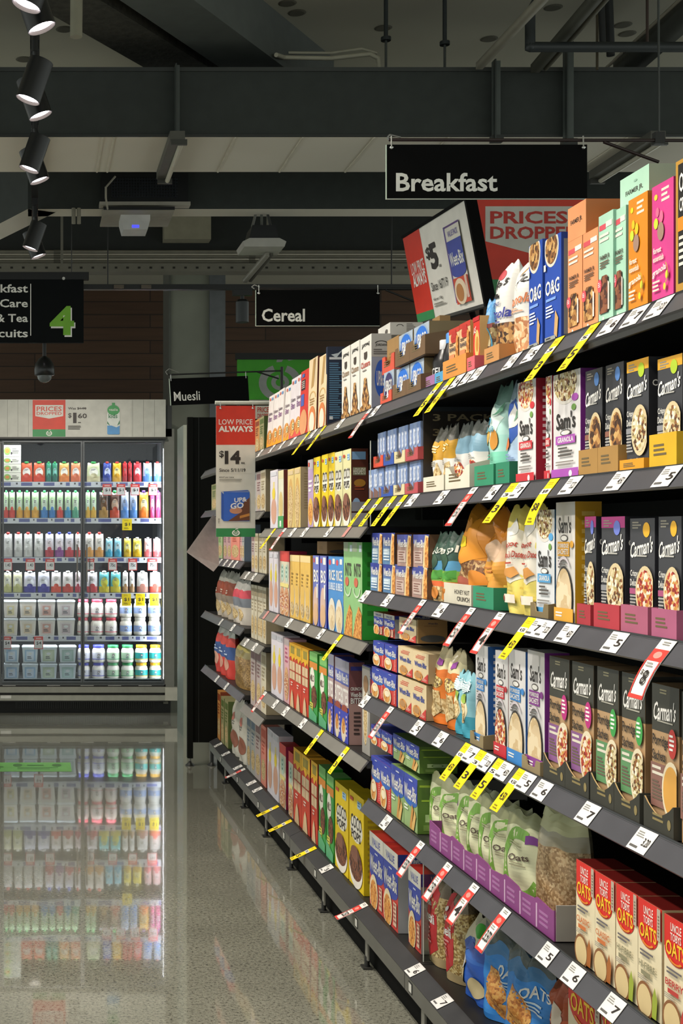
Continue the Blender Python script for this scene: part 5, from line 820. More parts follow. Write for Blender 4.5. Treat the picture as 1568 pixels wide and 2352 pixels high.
# ------------------------------------------------------------------ stock inside the chilled cabinet
_fm = {}
def fthing(name, w, h, x, z, parts, desc, where, cat):
    """parts: list of (part name, mesh key, builder); first build is shared by every copy"""
    t = empty(name, (x, YP, z))
    for pn, key, fn in parts:
        if key not in _fm: _fm[key] = fn().mesh(pn)
        o = bpy.data.objects.new(pn, _fm[key]); COL.objects.link(o); o.parent = t
    o['category'] if False else None
    reg(t, desc, where, cat, (x, z)); return t
class Front:   # packs here face the aisle mouth (-Y): turn the bag builder a quarter
    def __init__(s, b): s.b = b; s.n = b.n; s.step = b.step
    def P(s, u, t, d, back=False): p = s.b.P(u, t, d, back); return Vector((-p.y, p.x, p.z))
def pouch(w, h, body, low, cap, mark=None, rows=1):
    def bld():
        b = Front(Bag(w * .99, h * .93, .04, seed=int(w * 1e4) % 97, wr=.002, fill=.78, neck=.86)); b.n = 5; mb = MB(); nu, nt = 10, 10
        for back in (False, True):
            for j in range(nt):
                vs = [b.P(i / nu, t, 0, back) for t in (j / nt, (j + 1) / nt) for i in range(nu + 1)]
                mb.add(vs, [(i, i + 1, nu + 2 + i, nu + 1 + i) for i in range(nu)], M(low if j < 3 else body, .3), True)
        mk = mark or 'e8e6e0'
        draw(mb, b, [('e', .5, .5, .34, .24, mk), ('l', .3, .56, .7, .68, 2, '7a7a76'), ('e', .5, .34, .24, .1, low)]); return mb
    def cp():
        mb = MB(); c = (0, .0225, h * .88); mb.lathe([(w * .12, 0), (w * .12, h * .03), (w * .19, h * .04), (w * .19, h * .1), (w * .13, h * .12)], M(cap, .35), 12, c); return mb
    return [('body', ('pb', w, h, body, low, mark), bld), ('cap', ('pc', w, h, cap), cp)]
def jar(w, h, lid, lab, body='ece6d6', lab2=None):
    r = w / 2 * .97
    def bd(): mb = MB(); mb.lathe([(r * .82, 0), (r * .98, h * .05), (r, h * .12), (r, h * .6), (r * .92, h * .74), (r * .78, h * .82), (r * .76, h * .88)], M(body, .3), 26, (0, r, 0)); return mb
    def lb(): 
        mb = MB(); mb.lathe([(r * 1.004, h * .18), (r * 1.004, h * .56)], M(lab, .4), 26, (0, r, 0), False); mb.lathe([(r * 1.008, h * .18), (r * 1.008, h * .22)], M(lab2 or lid, .4), 26, (0, r, 0), False)
        draw(mb, Flat((-r * .5, -.0035, h * .2), (r, 0, 0), (0, 0, h * .36), (0, -1, 0)), [('e', .5, .66, .2, .16, '5a3a3a'), ('e', .5, .64, .14, .1, 'e8e4da'), ('l', .2, .1, .8, .4, 2, '5a6070')]); return mb
    def ld(): mb = MB(); mb.lathe([(r * .82, h * .84), (r * .84, h * .86), (r * .84, h * .98), (r * .8, h)], M(lid, .35), 26, (0, r, 0)); return mb
    return [('body', ('jb', w, h, body), bd), ('label', ('jl', w, h, lab, lid), lb), ('lid', ('jd', w, h, lid), ld)]
def tub(w, h, body, lab, mark):
    def bd(): 
        mb = MB(); a, b, dp = w * .42, w * .48, w * .9
        vs = [(-a, .01, 0), (a, .01, 0), (a, dp - .01, 0), (-a, dp - .01, 0), (-b, 0, h * .86), (b, 0, h * .86), (b, dp, h * .86), (-b, dp, h * .86)]
        mb.add(vs, [(3, 2, 1, 0), (0, 1, 5, 4), (1, 2, 6, 5), (2, 3, 7, 6), (3, 0, 4, 7), (4, 5, 6, 7)], M(body, .35))
        draw(mb, Flat((-a * .9, .0094, h * .04), (a * 1.8, 0, 0), (0, -.009, h * .76), (0, -1, -.05)), [('r', .06, .05, .94, .92, lab), ('r', .2, .12, .8, .8, mark), ('l', .28, .2, .72, .42, 2, '3a4248'), ('e', .5, .62, .16, .1, 'e0e4e0')]); return mb
    def ld(): mb = MB(); b = w * .5; dp = w * .9; mb.box(-b, b, -.004, dp + .004, h * .86, h * .93, M('dfe6e6', .3)); mb.box(-b * .9, b * .9, .006, dp - .006, h * .93, h * .97, M('e6ecec', .3)); return mb
    return [('body', ('tb', w, h, body, lab, mark), bd), ('lid', ('tl', w, h), ld)]
def fitem(kind, px0, px1, ytop, ybase, desc, where, args, cat):
    w = gx(px1) - gx(px0) - .002; z = gz(ybase) + .0006; h = gz(ytop) - z; w = round(w, 3); h = round(h, 3)
    fthing({'pouch': 'yoghurt_pouch', 'jar': 'yoghurt_jar', 'tub': 'yoghurt_tub'}[kind], w, h, (gx(px0) + gx(px1)) / 2, z, {'pouch': pouch, 'jar': jar, 'tub': tub}[kind](w, h, *args), desc, where, cat)
FW = ['', 'on the top cabinet shelf', 'on the second cabinet shelf', 'on the third cabinet shelf', 'on the fourth cabinet shelf', 'on the fifth cabinet shelf', 'on the cabinet floor']
GC, RC, WC, BC = '2fa84f', 'd2382f', 'eeece6', '3a48b8'
def prow(r, yt, lst):
    for a, b, body, low, cap, mark, desc in lst: fitem('pouch', a, b, yt, FB[r] - .6, desc + ' pouch', FW[r], (body, low, cap, mark), 'yoghurt pouch')
prow(1, 1060, [(47, 75, 'd8603a', 'd8452e', GC, 'ece2d4', 'red and white green-capped'), (76, 104, 'd8603a', 'd8452e', GC, 'ece2d4', 'red and white green-capped'), (105, 119, '2f8a66', '2a6a5a', GC, '7ac0b0', 'dark teal green-capped'), (119, 133, '2f8a66', '2a6a5a', GC, '7ac0b0', 'dark teal green-capped'),
    (135, 160, 'e0a85a', 'e0803a', GC, 'ece6d4', 'orange and white green-capped'), (162, 186, 'e08a5a', 'd8704a', GC, 'ece0d4', 'peach and white green-capped'), (199, 231, 'c8cfa0', 'd0c69a', GC, 'ece6d4', 'cream and green'),
    (236, 257, '3f4f9a', '40509a', RC, 'c8cfe4', 'purple red-capped'), (258, 280, 'e0b02e', 'd8a028', RC, 'f0dc90', 'yellow red-capped'), (281, 293, 'b8282e', 'a82028', RC, 'c84a4a', 'dark red slim'), (293, 304, 'b8282e', 'a82028', RC, 'c84a4a', 'dark red slim'), (306, 326, 'd04048', 'c8383e', RC, 'ecd0d0', 'bright red'), (328, 350, 'c8d4ec', '5a86d0', RC, '8ab0e4', 'blue and white red-capped'), (353, 371, 'd0dcf0', '6a9ad8', RC, '9ac0ec', 'blue and white red-capped')])
prow(2, 1126, [(a, b, 'b8d4a4', lo, GC, 'd8e8d0', 'pale green %s-based' % nm) for a, b, lo, nm in ((8, 20, 'd04a40', 'red'), (20, 35, 'd04a40', 'red'), (37, 53, 'd8a040', 'amber'), (54, 70, 'd8a040', 'amber'), (72, 90, 'd8a040', 'amber'), (93, 111, '3f78b0', 'blue'), (112, 128, '3f78b0', 'blue'), (130, 146, 'd04a40', 'red'), (148, 164, '3f8ab0', 'blue'), (165, 182, '4f9a7a', 'teal'), (196, 208, 'e0b040', 'amber'), (208, 222, 'e0b040', 'amber'))] +
    [(227, 250, '3a2a20', 'a8824a', GC, '6a4a30', 'dark brown green-topped'), (252, 276, '4a2e24', 'c0503a', GC, 'c8a890', 'dark brown green-topped'), (277, 297, 'b8c4d8', '5a8ac8', WC, '8aa0c4', 'blue and white'), (298, 316, 'b8c4d8', '5a8ac8', WC, '8aa0c4', 'blue and white'), (319, 342, 'e0b040', 'd8702a', '5a3a8a', 'ecd8a0', 'yellow and orange'), (344, 356, 'd86aa0', 'c84a78', '5a3a8a', 'ecc0d4', 'pink'), (357, 370, 'd86aa0', 'c84a78', '5a3a8a', 'ecc0d4', 'pink')])
prow(3, 1222, [(a, b, 'e4e2dc', 'c8c6c0', RC, 'f0eee8', 'white red-capped') for a, b in ((8, 29), (32, 52), (54, 75), (78, 100))] + [(a, b, 'ded8dc', lo, BC, 'ecdce0', 'white blue-capped') for a, b, lo in ((103, 124, 'b8404a'), (126, 147, '8a4a8a'), (149, 170, 'c0404a'))] +
    [(172, 186, 'e0d8d4', 'c8504a', RC, 'f0e4e0', 'white and red'), (195, 216, 'e4dcd0', 'd89a4a', RC, 'f0e8dc', 'white and orange'), (218, 239, 'e4dcd0', 'd89a4a', RC, 'f0e8dc', 'white and orange')])
prow(3, 1234, [(242, 260, '9ad0dc', '4aa8c8', WC, 'd0ecf0', 'teal'), (262, 280, '9ad0dc', '4aa8c8', WC, 'd0ecf0', 'teal'), (284, 302, 'e4d050', 'd0a820', WC, 'f0e8a0', 'yellow'), (305, 326, 'e4d050', 'd0a820', WC, 'f0e8a0', 'yellow'), (331, 349, 'ecc0bc', 'd86a6a', WC, 'f4e0dc', 'pale pink'), (351, 370, 'ecc0bc', 'd86a6a', WC, 'f4e0dc', 'pale pink')])
prow(4, 1311, [(8, 27, 'd8d4b0', 'c0c080', WC, 'ecebd8', 'cream and lime'), (29, 52, 'd8d4b0', 'c0c080', WC, 'ecebd8', 'cream and lime'), (54, 83, 'd4d2dc', '3f3a8a', WC, 'ecebf0', 'white and violet'), (86, 115, 'd4d2dc', '3f3a8a', WC, 'ecebf0', 'white and violet'), (117, 141, 'e0d8d4', 'd0503a', WC, 'f0ebe4', 'white and strawberry'), (143, 169, 'e0d8d4', 'c0443a', WC, 'f0ebe4', 'white and strawberry'), (172, 186, 'd8c4c4', 'b83a4a', WC, 'ecdcdc', 'white and cherry'), (199, 225, 'd8d0d0', 'c03a40', WC, 'ece4e4', 'white and cherry'),
    (227, 252, '5aa8a8', 'd0c040', WC, 'c8c850', 'teal and yellow'), (253, 279, '5aa8a8', 'd0c040', WC, 'c8c850', 'teal and yellow'), (281, 295, 'dcd6cc', 'a8845a', WC, 'ecebe4', 'white and brown'), (297, 310, 'dcd6cc', 'a8845a', WC, 'ecebe4', 'white and brown'), (314, 341, 'dedad2', 'b07a6a', WC, 'ecebe4', 'white and nut'), (343, 370, 'e0dad4', 'd05a4a', WC, 'ecebe4', 'white and berry')])
for z0, z1, nm in ((1460, 1419, 'lower'), (1418.5, 1377, 'upper')):
    wl = "in fifth cabinet shelf's %s layer" % nm
    for a, b, lab, mk in ((7, 42, 'e6dece', 'd8cfa0'), (44, 84, 'e6dccc', 'dcc8a8'), (86, 128, 'e4d4cc', 'd0a090'), (130, 173, 'e4dcd8', 'c8b8b8')): fitem('tub', a, b, z1, z0, 'white patterned yoghurt tub', wl, ('ece6dc', lab, mk), 'yoghurt tub')
    for a, b in ((177, 206), (208, 239), (241, 271)): fitem('jar', a, b, z1, z0, 'red-lidded yoghurt jar', wl, ('d8485a', 'e4dcd4'), 'yoghurt jar')
    for a, b in ((275, 305), (307, 338), (340, 371)): fitem('jar', a, b, z1, z0, 'white-lidded blue-labelled yoghurt jar', wl, ('eae6da', '9fb4dc'), 'yoghurt jar')
for z0, z1, nm in ((1560, 1523, 'lower'), (1522.5, 1482, 'upper')):
    wl = "in cabinet floor's %s layer" % nm
    for a, b, c, mk in ((8, 45, 'a8c8dc', 'd8e4ec'), (50, 88, 'a8c8dc', 'd8e4ec'), (91, 132, 'b8c8a8', 'c8d4b8'), (135, 176, 'a8c4b8', 'b8d0c8')): fitem('tub', a, b, z1, z0, 'pale %s yoghurt tub' % ('blue' if a < 90 else 'green'), wl, ('dce6e6', c, mk), 'yoghurt tub')
    for a, b, l, lab, nm2 in ((178, 208, '4a50b8', 'd8d8dc', 'blue'), (211, 243, '4a50b8', 'd8d8dc', 'blue'), (245, 276, '3a9a5a', 'b8d4b0', 'green'), (278, 309, '3a9a5a', 'b8d4b0', 'green'), (310, 341, 'e8b02a', '2f9a94', 'yellow'), (343, 372, 'e8b02a', '2f9a94', 'yellow')): fitem('jar', a, b, z1, z0, nm2 + '-lidded yoghurt jar', wl, (l, lab), 'yoghurt jar')
# stack of flat white boxes at the left of the top shelf
for i, (y0, y1) in enumerate(((1106, 1086), (1085.5, 1066), (1065.5, 1050), (1049.5, 1022))):
    mb = MB(); w = gx(48) - gx(8); h = gz(y1) - gz(y0) - .001; mb.box(0, w, 0, .12, 0, h, M('e4e0cc'))
    draw(mb, Flat((0, 0, 0), (w, 0, 0), (0, 0, h), (0, -1, 0)), [('e', .22, .5, .2, .36, '8ab85a'), ('e', .22, .5, .12, .2, 'd88a3a'), ('l', .5, .2, .9, .7, 3, '6a6a5a'), ('e', .46, .3, .05, .12, INK)])
    o = mb.obj('yoghurt_box'); o.location = (gx(8), YP, gz(y0) + .0006); reg(o, ('lowest', 'second lowest', 'third', 'topmost')[i] + ' white and green box in the stack', FW[1], 'box')
# hanging tickets in the cabinet
def ctick(px0, px1, y0, y1, col, txt, where, desc):
    mb = MB(); w = gx(px1) - gx(px0); h = gz(y0) - gz(y1); mb.box(0, w, 0, .0012, 0, h, M('e9e6e0' if col != 'y' else 'f2d414', .5))
    pl = Flat((0, 0, 0), (w, 0, 0), (0, 0, h), (0, -1, 0))
    draw(mb, pl, [('r', 0, .72, 1, 1, 'd8403a'), ('r', 0, 0, 1, .05, 'd8403a'), ('r', 0, 0, .06, 1, 'd8403a'), ('r', .94, 0, 1, 1, 'd8403a'), ('r', .2, .78, .8, .9, 'e8a8a0'), ('t', txt, .25, .32, .8, .6, INK)] if col == 'r' else [('l', .2, .76, .8, .92, 2, 'b8a01a'), ('t', txt, .25, .36, .8, .66, INK), ('l', .2, .1, .8, .24, 2, '8a7a1a')])
    o = mb.obj('price_ticket'); o.location = (gx(px0), YP - .0335, gz(y1)); reg(o, desc, where, 'price ticket', (gx(px0), 0))
CT = 'red and white sale ticket'
for a, b, t in ((235, 256, '1'), (267, 287, '1'), (299, 320, '1'), (340, 361, '1')): ctick(a, b, 1112, 1138, 'r', '$' + t, 'under the top cabinet shelf', CT)
for a, b, t in ((8, 28, '1.40'), (59, 80, '1.40'), (104, 125, '1.40'), (200, 216, '1.40'), (248, 268, '75c'), (294, 314, '75c'), (338, 360, '75c')): ctick(a, b, 1283, 1310, 'r', t, 'under the third cabinet shelf', CT)
for a, b in ((7, 26), (78, 99)): ctick(a, b, 1461, 1490, 'r', '$4', 'under the fifth cabinet shelf', CT)
ctick(280, 302, 1192, 1218, 'y', '$1', 'under the second cabinet shelf', 'yellow special ticket')
for a, b in ((279, 300), (311, 332), (343, 364)): ctick(a, b, 1363, 1391, 'y', '$1', 'under the fourth cabinet shelf', 'yellow special ticket')
# ------------------------------------------------------------------ shelf tickets
TW = {}
def ticket(px, z, kind, place, X=1.002, bot=None, txt=None, droop=None, w=None, y=None):
    low = z < .3
    top = Vector((1.161, 0, .192)) if low else Vector((X, 0, z + .0016)); end = Vector((1.1115, 0, .1678)) if low else Vector((X - .0262, 0, z - .0330))
    d = (end - top).normalized(); nrm = Vector((d.z, 0, -d.x)).normalized()
    if nrm.x > 0: nrm = -nrm
    Y = yx(px, top.x); rl = (end - top).length
    w = w or (.06 if kind == 'w' else .042)
    key = (kind, low, txt, droop, w)
    if key not in TW:
        mb = MB(); o0 = nrm * .0012; th = nrm * .0006
        def seg(a, b, mat):
            vs = [a + Vector((0, w / 2, 0)), a - Vector((0, w / 2, 0)), b - Vector((0, w / 2, 0)), b + Vector((0, w / 2, 0))]
            vs += [v + th for v in vs]; mb.add(vs, [(0, 1, 2, 3), (4, 7, 6, 5), (0, 4, 5, 1), (1, 5, 6, 2), (2, 6, 7, 3), (3, 7, 4, 0)], mat)
        A = d * .001 + o0; B = d * (rl - .001) + o0
        bc = {'w': 'dcd9d6', 'y': 'f2d612', 'r': 'e4e1dc', 'p': 'b8807a'}[kind]
        seg(A, B, bc); pl = Flat(B + th + Vector((0, w / 2, 0)), (0, -w, 0), A - B, nrm)
        if kind == 'w': draw(mb, pl, [('l', .1, .55, .5, .85, 3, '8a8884'), ('r', .1, .12, .5, .22, '5a5856'), ('t', txt or '4.50', .6, .3, .93, .66, INK)])
        elif kind == 'y': draw(mb, pl, [('r', 0, .1, 1, .4, 'e4e0d4'), ('l', .2, .6, .8, .8, 2, 'c8ae10'), ('t', txt or '4.50', .2, .14, .8, .34, INK)])
        elif kind == 'r': draw(mb, pl, [('r', 0, 0, 1, .55, 'd23a32'), ('e', .5, .28, .26, .16, 'e88a80'), ('l', .3, .7, .9, .9, 2, '8a8884')])
        if kind in 'yr':
            ang = math.radians(droop or (54 if kind == 'y' else 58)) if not low else math.radians(droop or 24); L = (.062 if kind == 'y' else .066); a = B
            steps = 4; pa = math.atan2(-d.z, -d.x)
            for i in range(steps):
                t_ = pa + (ang - pa) * (i + 1) / steps; dd = Vector((-math.cos(t_), 0, -math.sin(t_))); b = a + dd * L / steps
                nn = Vector((dd.z, 0, -dd.x)); nn = -nn if nn.x > 0 else nn; seg(a, b, bc); 
                pl = Flat(b + th * 2.2 + Vector((0, w / 2, 0)), (0, -w, 0), a - b, nn)
                if kind == 'y': draw(mb, pl, [('t', txt or '4.50', .2, -.3, .82, .95, INK)] if i == 1 else [('l', .25, .1, .8, .9, 2, '8a7a14')] if i > 2 else [])
                else: draw(mb, pl, ([('r', 0, 0, .07, 1, 'd23a32'), ('r', .93, 0, 1, 1, 'd23a32')] + (([('t', '$', .2, .35, .34, .98, INK), ('t', txt[1:], .42, -.6, .74, .98, INK, 0, .012)] if txt and txt[0] == '$' else [('t', txt or '3.50', .2, -.6, .84, .98, INK, 0, .02)]) if i == 1 else [('l', .2, .2, .8, .8, 2, '9a9894')] if i == 0 else [] if i == 2 else [('r', 0, 0, 1, .4, 'd23a32')])))
                a = b
        TW[key] = mb.mesh('price_ticket')
    o = bpy.data.objects.new('price_ticket', TW[key]); COL.objects.link(o); o.location = (top.x, Y, top.z); o.rotation_euler = (0, 0, math.radians(jr.uniform(-1.2, 1.2)))
    nmz = {'w': 'white shelf price ticket', 'y': 'yellow special ticket', 'r': 'red and white sale ticket', 'p': 'pale pink shelf strip'}[kind]
    reg(o, nmz, place, 'price ticket', (-Y, 0))
RP = {'S6': 'on the top shelf rail', 'S5': 'on the second shelf rail', 'S4': 'on the third shelf rail', 'S3': 'on the fourth shelf rail', 'S2': 'on the fifth shelf rail', 'S1': 'on the bottom shelf rail', 'B5': "on the cereal bay's second rail", 'B4': "on the cereal bay's third rail", 'B3': "on the cereal bay's fourth rail",
      'C4': "on the narrow bay's third rail", 'C3': "on the narrow bay's fourth rail", 'D4': "on the far bay's third rail", 'D3': "on the far bay's fourth rail", 'D2': "on the far bay's fifth rail"}
ZZ = dict(AZ); ZZ.update(BZ); ZZ.update(CZS); ZZ.update(DZ)
for rl, kd, pxs in (('S6', 'w', (604, 632, 655, 680, 728, 790, 872, 1062, 1086, 1110, 1190, 1236, 1420, 1476, 1532)), ('S6', 'y', (712, 748, 1013, 1041, 1289, 1370)), ('S6', 'r', (853,)),
        ('S5', 'w', (958, 1027, 1145, 1206, 1327, 1437, 1552)), ('S5', 'y', (850, 877, 908, 934, 1185)), ('S5', 'r', (1093,)),
        ('S4', 'w', (848, 901, 1024, 1245, 1266, 1318, 1430)), ('S4', 'r', (976, 1088, 1155)), ('S4', 'y', (1224,)),
        ('S3', 'w', (848, 970, 1024, 1094, 1131, 1172, 1222, 1260, 1367, 1494)), ('S3', 'y', (1078, 1113, 1154, 1203)), ('S3', 'r', (902,)),
        ('S2', 'w', (897, 1273, 1333, 1424)), ('S2', 'r', (972, 1035, 1096, 1168)), ('S1', 'w', (492, 510, 528, 556, 588, 602, 764, 972, 1036)), ('S1', 'y', (640, 670, 726)), ('S1', 'r', (563, 843)),
        ('B5', 'w', (680, 708, 764)), ('B5', 'y', (633,)), ('B5', 'r', (657,)), ('B5', 'p', (806,)), ('B4', 'w', (672, 709, 746)), ('B4', 'p', (618, 641)), ('B4', 'y', (786,)), ('B3', 'w', (640, 664, 704)), ('B3', 'y', (742, 801)), ('B3', 'r', (612,)),
        ('C4', 'w', (574, 590)), ('C3', 'w', (572, 592)), ('D4', 'w', (498, 511, 524, 536, 547)), ('D3', 'w', (513, 541)), ('D2', 'w', (504, 526))):
    tx = {'w': ['4.50', '5', '6', '7', '3.20'], 'y': ['4.50', '3', '5'], 'r': ['3.50', '2.50', '4'], 'p': [None]}[kd]
    for i, px in enumerate(pxs): ticket(px, ZZ[rl], kd, RP[rl], txt=tx[i % len(tx)])
ticket(1277, ZZ['S5'], 'y', 'bent down on the second shelf rail', droop=72, txt='$8')
ticket(1540, ZZ['S4'], 'r', 'showing a large $8 on third rail', droop=71, txt='$8', w=.05)
# ------------------------------------------------------------------ hanging signs
SB, SW = M('070708', .8, spec=.12), M('f0eee8', .5)
def frame_plane(px0, px1, y0, y1, Y): a, b = at(px0, y1, Y), at(px1, y0, Y); return a, b, Flat(a, (b.x - a.x, 0, 0), (0, 0, b.z - a.z), (0, -1, 0))
def board(name, px0, px1, y0, y1, Y, mat, design, desc, hooks=(), th=.006, edge=True):
    a, b, pl = frame_plane(px0, px1, y0, y1, Y); t = empty(name, a); L = b - a
    mb = MB(); mb.box(0, L.x, 0, th, 0, L.z, mat)
    if edge: mb.box(-.0015, 0, -.0003, th, -.0015, L.z, M('b8c8b8')); mb.box(0, L.x, -.0003, th, -.0015, 0, M('c8d0c8'))
    draw(mb, Flat((0, 0, 0), pl.U, pl.V, pl.N), design); mb.obj('board', t)
    for px, py in hooks:
        h = at(px, py, Y) - a; mb = MB(); mb.lathe([(.002, -.004), (.006, 0), (.002, .004)], M('c8c8c4', .2, metal=.8), 10, h + Vector((0, -.004, 0))); mb.tube(h + Vector((0, -.004, 0)), h + Vector((0, -.002, .03)), .0018, M('b8b8b4', .25, metal=.8)); mb.obj('hook', t)
    reg(t, desc, '', 'sign'); return t
def tf(px0, px1, y0, y1, b):      # text rectangle in board fractions
    return ((px0 - b[0]) / (b[1] - b[0]), (b[3] - y1) / (b[3] - b[2]), (px1 - b[0]) / (b[1] - b[0]), (b[3] - y0) / (b[3] - b[2]))
B1 = (888, 1348, 332, 456); q = tf(909, 1142, 397, 440, B1)
board('aisle_sign', *B1, 3.29, SB, [('t', 'Breakfast', *q, SW, 0, .022)], 'black hanging sign lettered Breakfast', ((898, 340), (1338, 340)))
def rod(name, pts, r, mat, desc, cat='rod'): pipe(name, pts, r, mat, desc, cat, 8)
mb = MB(); Y = 3.296; p, q = at(893, 321, Y), at(1700, 323, Y); mb.tube(p, q, .0042, M('2a1a1a', .4)); e = at(1513, 322, Y)
mb.path([p, p + Vector((-.004, 0, .006)), p + Vector((.002, 0, .013)), p + Vector((.03, 0, .006))], .002, M('8a8a88', .3, metal=.6))
mb.tube(at(1386, 326, Y), at(1512, 372, Y), .004, M('2a1a1a', .4)); mb.box(e.x - .012, e.x + .012, Y - .006, Y + .012, e.z - .01, e.z + .02, M('1a1a1a')); mb.tube(e, (e.x, Y, 4.08), .0016, M('3a3e3c'), 6); f = at(1690, 322, Y); mb.tube(f, (f.x, Y, 4.08), .0016, M('3a3e3c'), 6)
reg(mb.obj('sign_rod'), 'dark rod with a wire carrying the Breakfast sign', '', 'rod')
B2 = (588, 872, 666, 748); q = tf(601, 700, 709, 739, B2)
board('aisle_sign', *B2, 4.8, SB, [('t', 'Cereal', *q, SW, 0, .022)], 'black hanging sign lettered Cereal', ((594, 674), (867, 674)))
mb = MB(); Y = 4.806; p, q = at(584, 663, Y), at(985, 663, Y); mb.tube(p, q, .004, M('1a1a1a', .35)); mb.path([p, p + Vector((-.01, 0, .006)), p + Vector((0, 0, .014)), p + Vector((.02, 0, .006))], .002, M('a8a8a4', .3, metal=.6)); mb.tube(at(885, 666, Y), at(985, 706, Y), .0035, M('1a1a1a')); mb.tube((q.x, Y, ZTOP), (q.x, Y, q.z + .01), .008, M('1a1a1a')); reg(mb.obj('sign_rod'), 'black post and rod carrying the Cereal sign', '', 'rod')
# tilted Muesli sign
t = empty('aisle_sign', at(393, 931, 6.6)); t.rotation_euler = (0, -math.radians(3.6), math.radians(14)); w_, h_ = .425, .135
mb = MB(); mb.box(0, w_, 0, .006, 0, h_, SB); mb.box(-.0015, 0, 0, .006, 0, h_, M('b8c8b8')); draw(mb, Flat((0, 0, 0), (w_, 0, 0), (0, 0, h_), (0, -1, 0)), [('t', 'Muesli', .04, .15, .37, .5, SW, 0, .006)]); mb.obj('board', t)
mb = MB(); mb.tube((-.01, 0, h_ + .02), (w_ + .19, 0, h_ + .02), .004, M('161616')); mb.path([(-.01, 0, h_ + .02), (-.02, 0, h_ + .035), (0, 0, h_ + .05), (.05, 0, h_ + .03)], .002, M('9a9a96', .3, metal=.6)); mb.tube((w_ + .05, 0, h_ + .02), (w_ + .17, 0, h_ - .02), .004, M('161616'))
for x in (.006, w_ - .012): mb.tube((x, -.002, h_ - .012), (x, -.002, h_ + .022), .002, M('b8b8b4', .3, metal=.7))
mb.obj('rod', t); reg(t, 'black tilted sign lettered Muesli above the far bay', '', 'sign')
e_ = t.location + t.rotation_euler.to_matrix() @ Vector((w_ + .19, 0, h_ + .02))
mb = MB(); mb.tube((e_.x, e_.y, ZTOP), (e_.x, e_.y, e_.z + .02), .008, M('161616')); reg(mb.obj('sign_post'), 'thin black post behind the Muesli sign', '', 'post')
# aisle number sign
B3 = (-190, 192, 641, 787); al = []
for txt, y, x0 in (('Breakfast', 663, -62), ('Skin Care', 697, -64), ('Coffee & Tea', 731, -98), ('Biscuits', 766, -46)): al.append(('t', txt, *tf(x0, 64, y - 10, y + 9, B3), SW, 0, .018))
al += [('r', *tf(69.5, 71.5, 652, 771, B3), SW), ('t', '4', *tf(117, 173, 707, 774, B3), SW, 0, .03), ('t', '4', *tf(114, 170, 703, 770, B3), M('79b832', .5), 0, .03)]
t = board('aisle_number_sign', *B3, 8.0, M('0d1012', .8, spec=.15), al, 'black hanging aisle sign with a green number 4', (), .03, False)
a = at(-190, 787, 8.0); mb = MB(); p, q = at(-190, 642, 8.0) - a, at(204, 625, 8.0) - a; mb.box(p.x, q.x, -.004, .04, p.z, q.z, M('101113', .5)); mb.obj('top_bar', t)
mb = MB(); c = at(146, 640, 8) - a; mb.tube(c + Vector((0, -.012, 0)), c, .009, M('c8c8c4', .3)); mb.tube((q.x * .9, .02, q.z), (q.x * .9, .02, 4.08 - a.z), .003, M('3a3a3a')); mb.tube((.1, .02, q.z), (.1, .02, 4.08 - a.z), .003, M('3a3a3a')); mb.obj('fixing', t)
# dome camera below it
c = at(102, 850, 8.03); t = empty('dome_camera', c); mb = MB(); zt = at(0, 786, 8.03).z - c.z; mb.tube((0, 0, .05), (0, 0, zt), .012, M('111213')); mb.obj('stem', t)
mb = MB(); mb.lathe([(.012, .085), (.035, .07), (.055, .04), (.063, .005), (.062, -.03), (.05, -.036)], M('151618', .3), 24); mb.obj('housing', t)
mb = MB(); mb.lathe([(.046, -.036), (.042, -.055), (.028, -.07), (.008, -.078)], M('6a6e70', .08), 20); mb.obj('dome', t); reg(t, 'black dome security camera below the aisle number sign', '', 'camera')
# red price banner hanging at the far bay
B4 = (496, 586, 932, 1233)
dz = [('r', 0, .702, 1, 1, M('d5321c', .45)), ('r', 0, 0, 1, .065, M('2f8a4f', .45)), ('t', 'LOW PRICE', .07, .856, .93, .897, SW, 0, .006), ('t', 'ALWAYS', .06, .8, .94, .846, SW, 0, .04), ('t', '$', .08, .6, .2, .657, M(INK), 0, .02), ('t', '14', .22, .555, .62, .657, M(INK), 0, .05), ('t', 'ea', .64, .556, .73, .57, M(INK)), ('t', 'Since 5/11/19', .08, .495, .75, .522, M(INK), 0, .012), ('r', .07, .48, .9, .4815, M('a8a49a')), ('t', '$4.67 per Litre', .08, .447, .45, .46, M(INK)), ('l', .08, .42, .66, .44, 2, '8a867c'),
    ('p', [(.13, .345), (.19, .325), (.19, .12), (.13, .14)], '2a55b0'), ('r', .19, .12, .85, .342, '2f62c4'), ('p', [(.19, .342), (.85, .346), (.8, .357), (.13, .345)], '4a6ab8'), ('p', [(.3, .12), (.85, .125), (.85, .3), (.7, .26), (.6, .18)], '6a3a22'), ('p', [(.6, .14), (.85, .16), (.85, .18), (.6, .16)], 'c9843a'), ('e', .5, .2, .16, .025, 'c98a6a'), ('t', 'UP&', .46, .265, .78, .3, M('e8e8ec'), .01, .03), ('t', 'GO', .36, .215, .7, .26, M('e8e8ec'), .01, .03), ('l', .05, .1, .09, .14, 6, '6a665c')] + apple(.5, .03, .1, .0225, SW)
t = board('price_banner', *B4, 5.79, M('e0dcd2', .5), dz, 'red and white hanging price banner reading $14', ((506, 938), (580, 938)), .002, False)
mb = MB(); Y = 5.81; p, q = at(494, 925, Y), at(665, 925, Y); mb.tube(p, q, .0085, M('c9cabf', .35)); mb.tube((q.x - .02, Y, ZTOP + .002), (q.x - .02, Y, q.z), .008, M('b8b8ae')); reg(mb.obj('banner_rod'), 'white rod holding the red $14 price banner', '', 'rod')
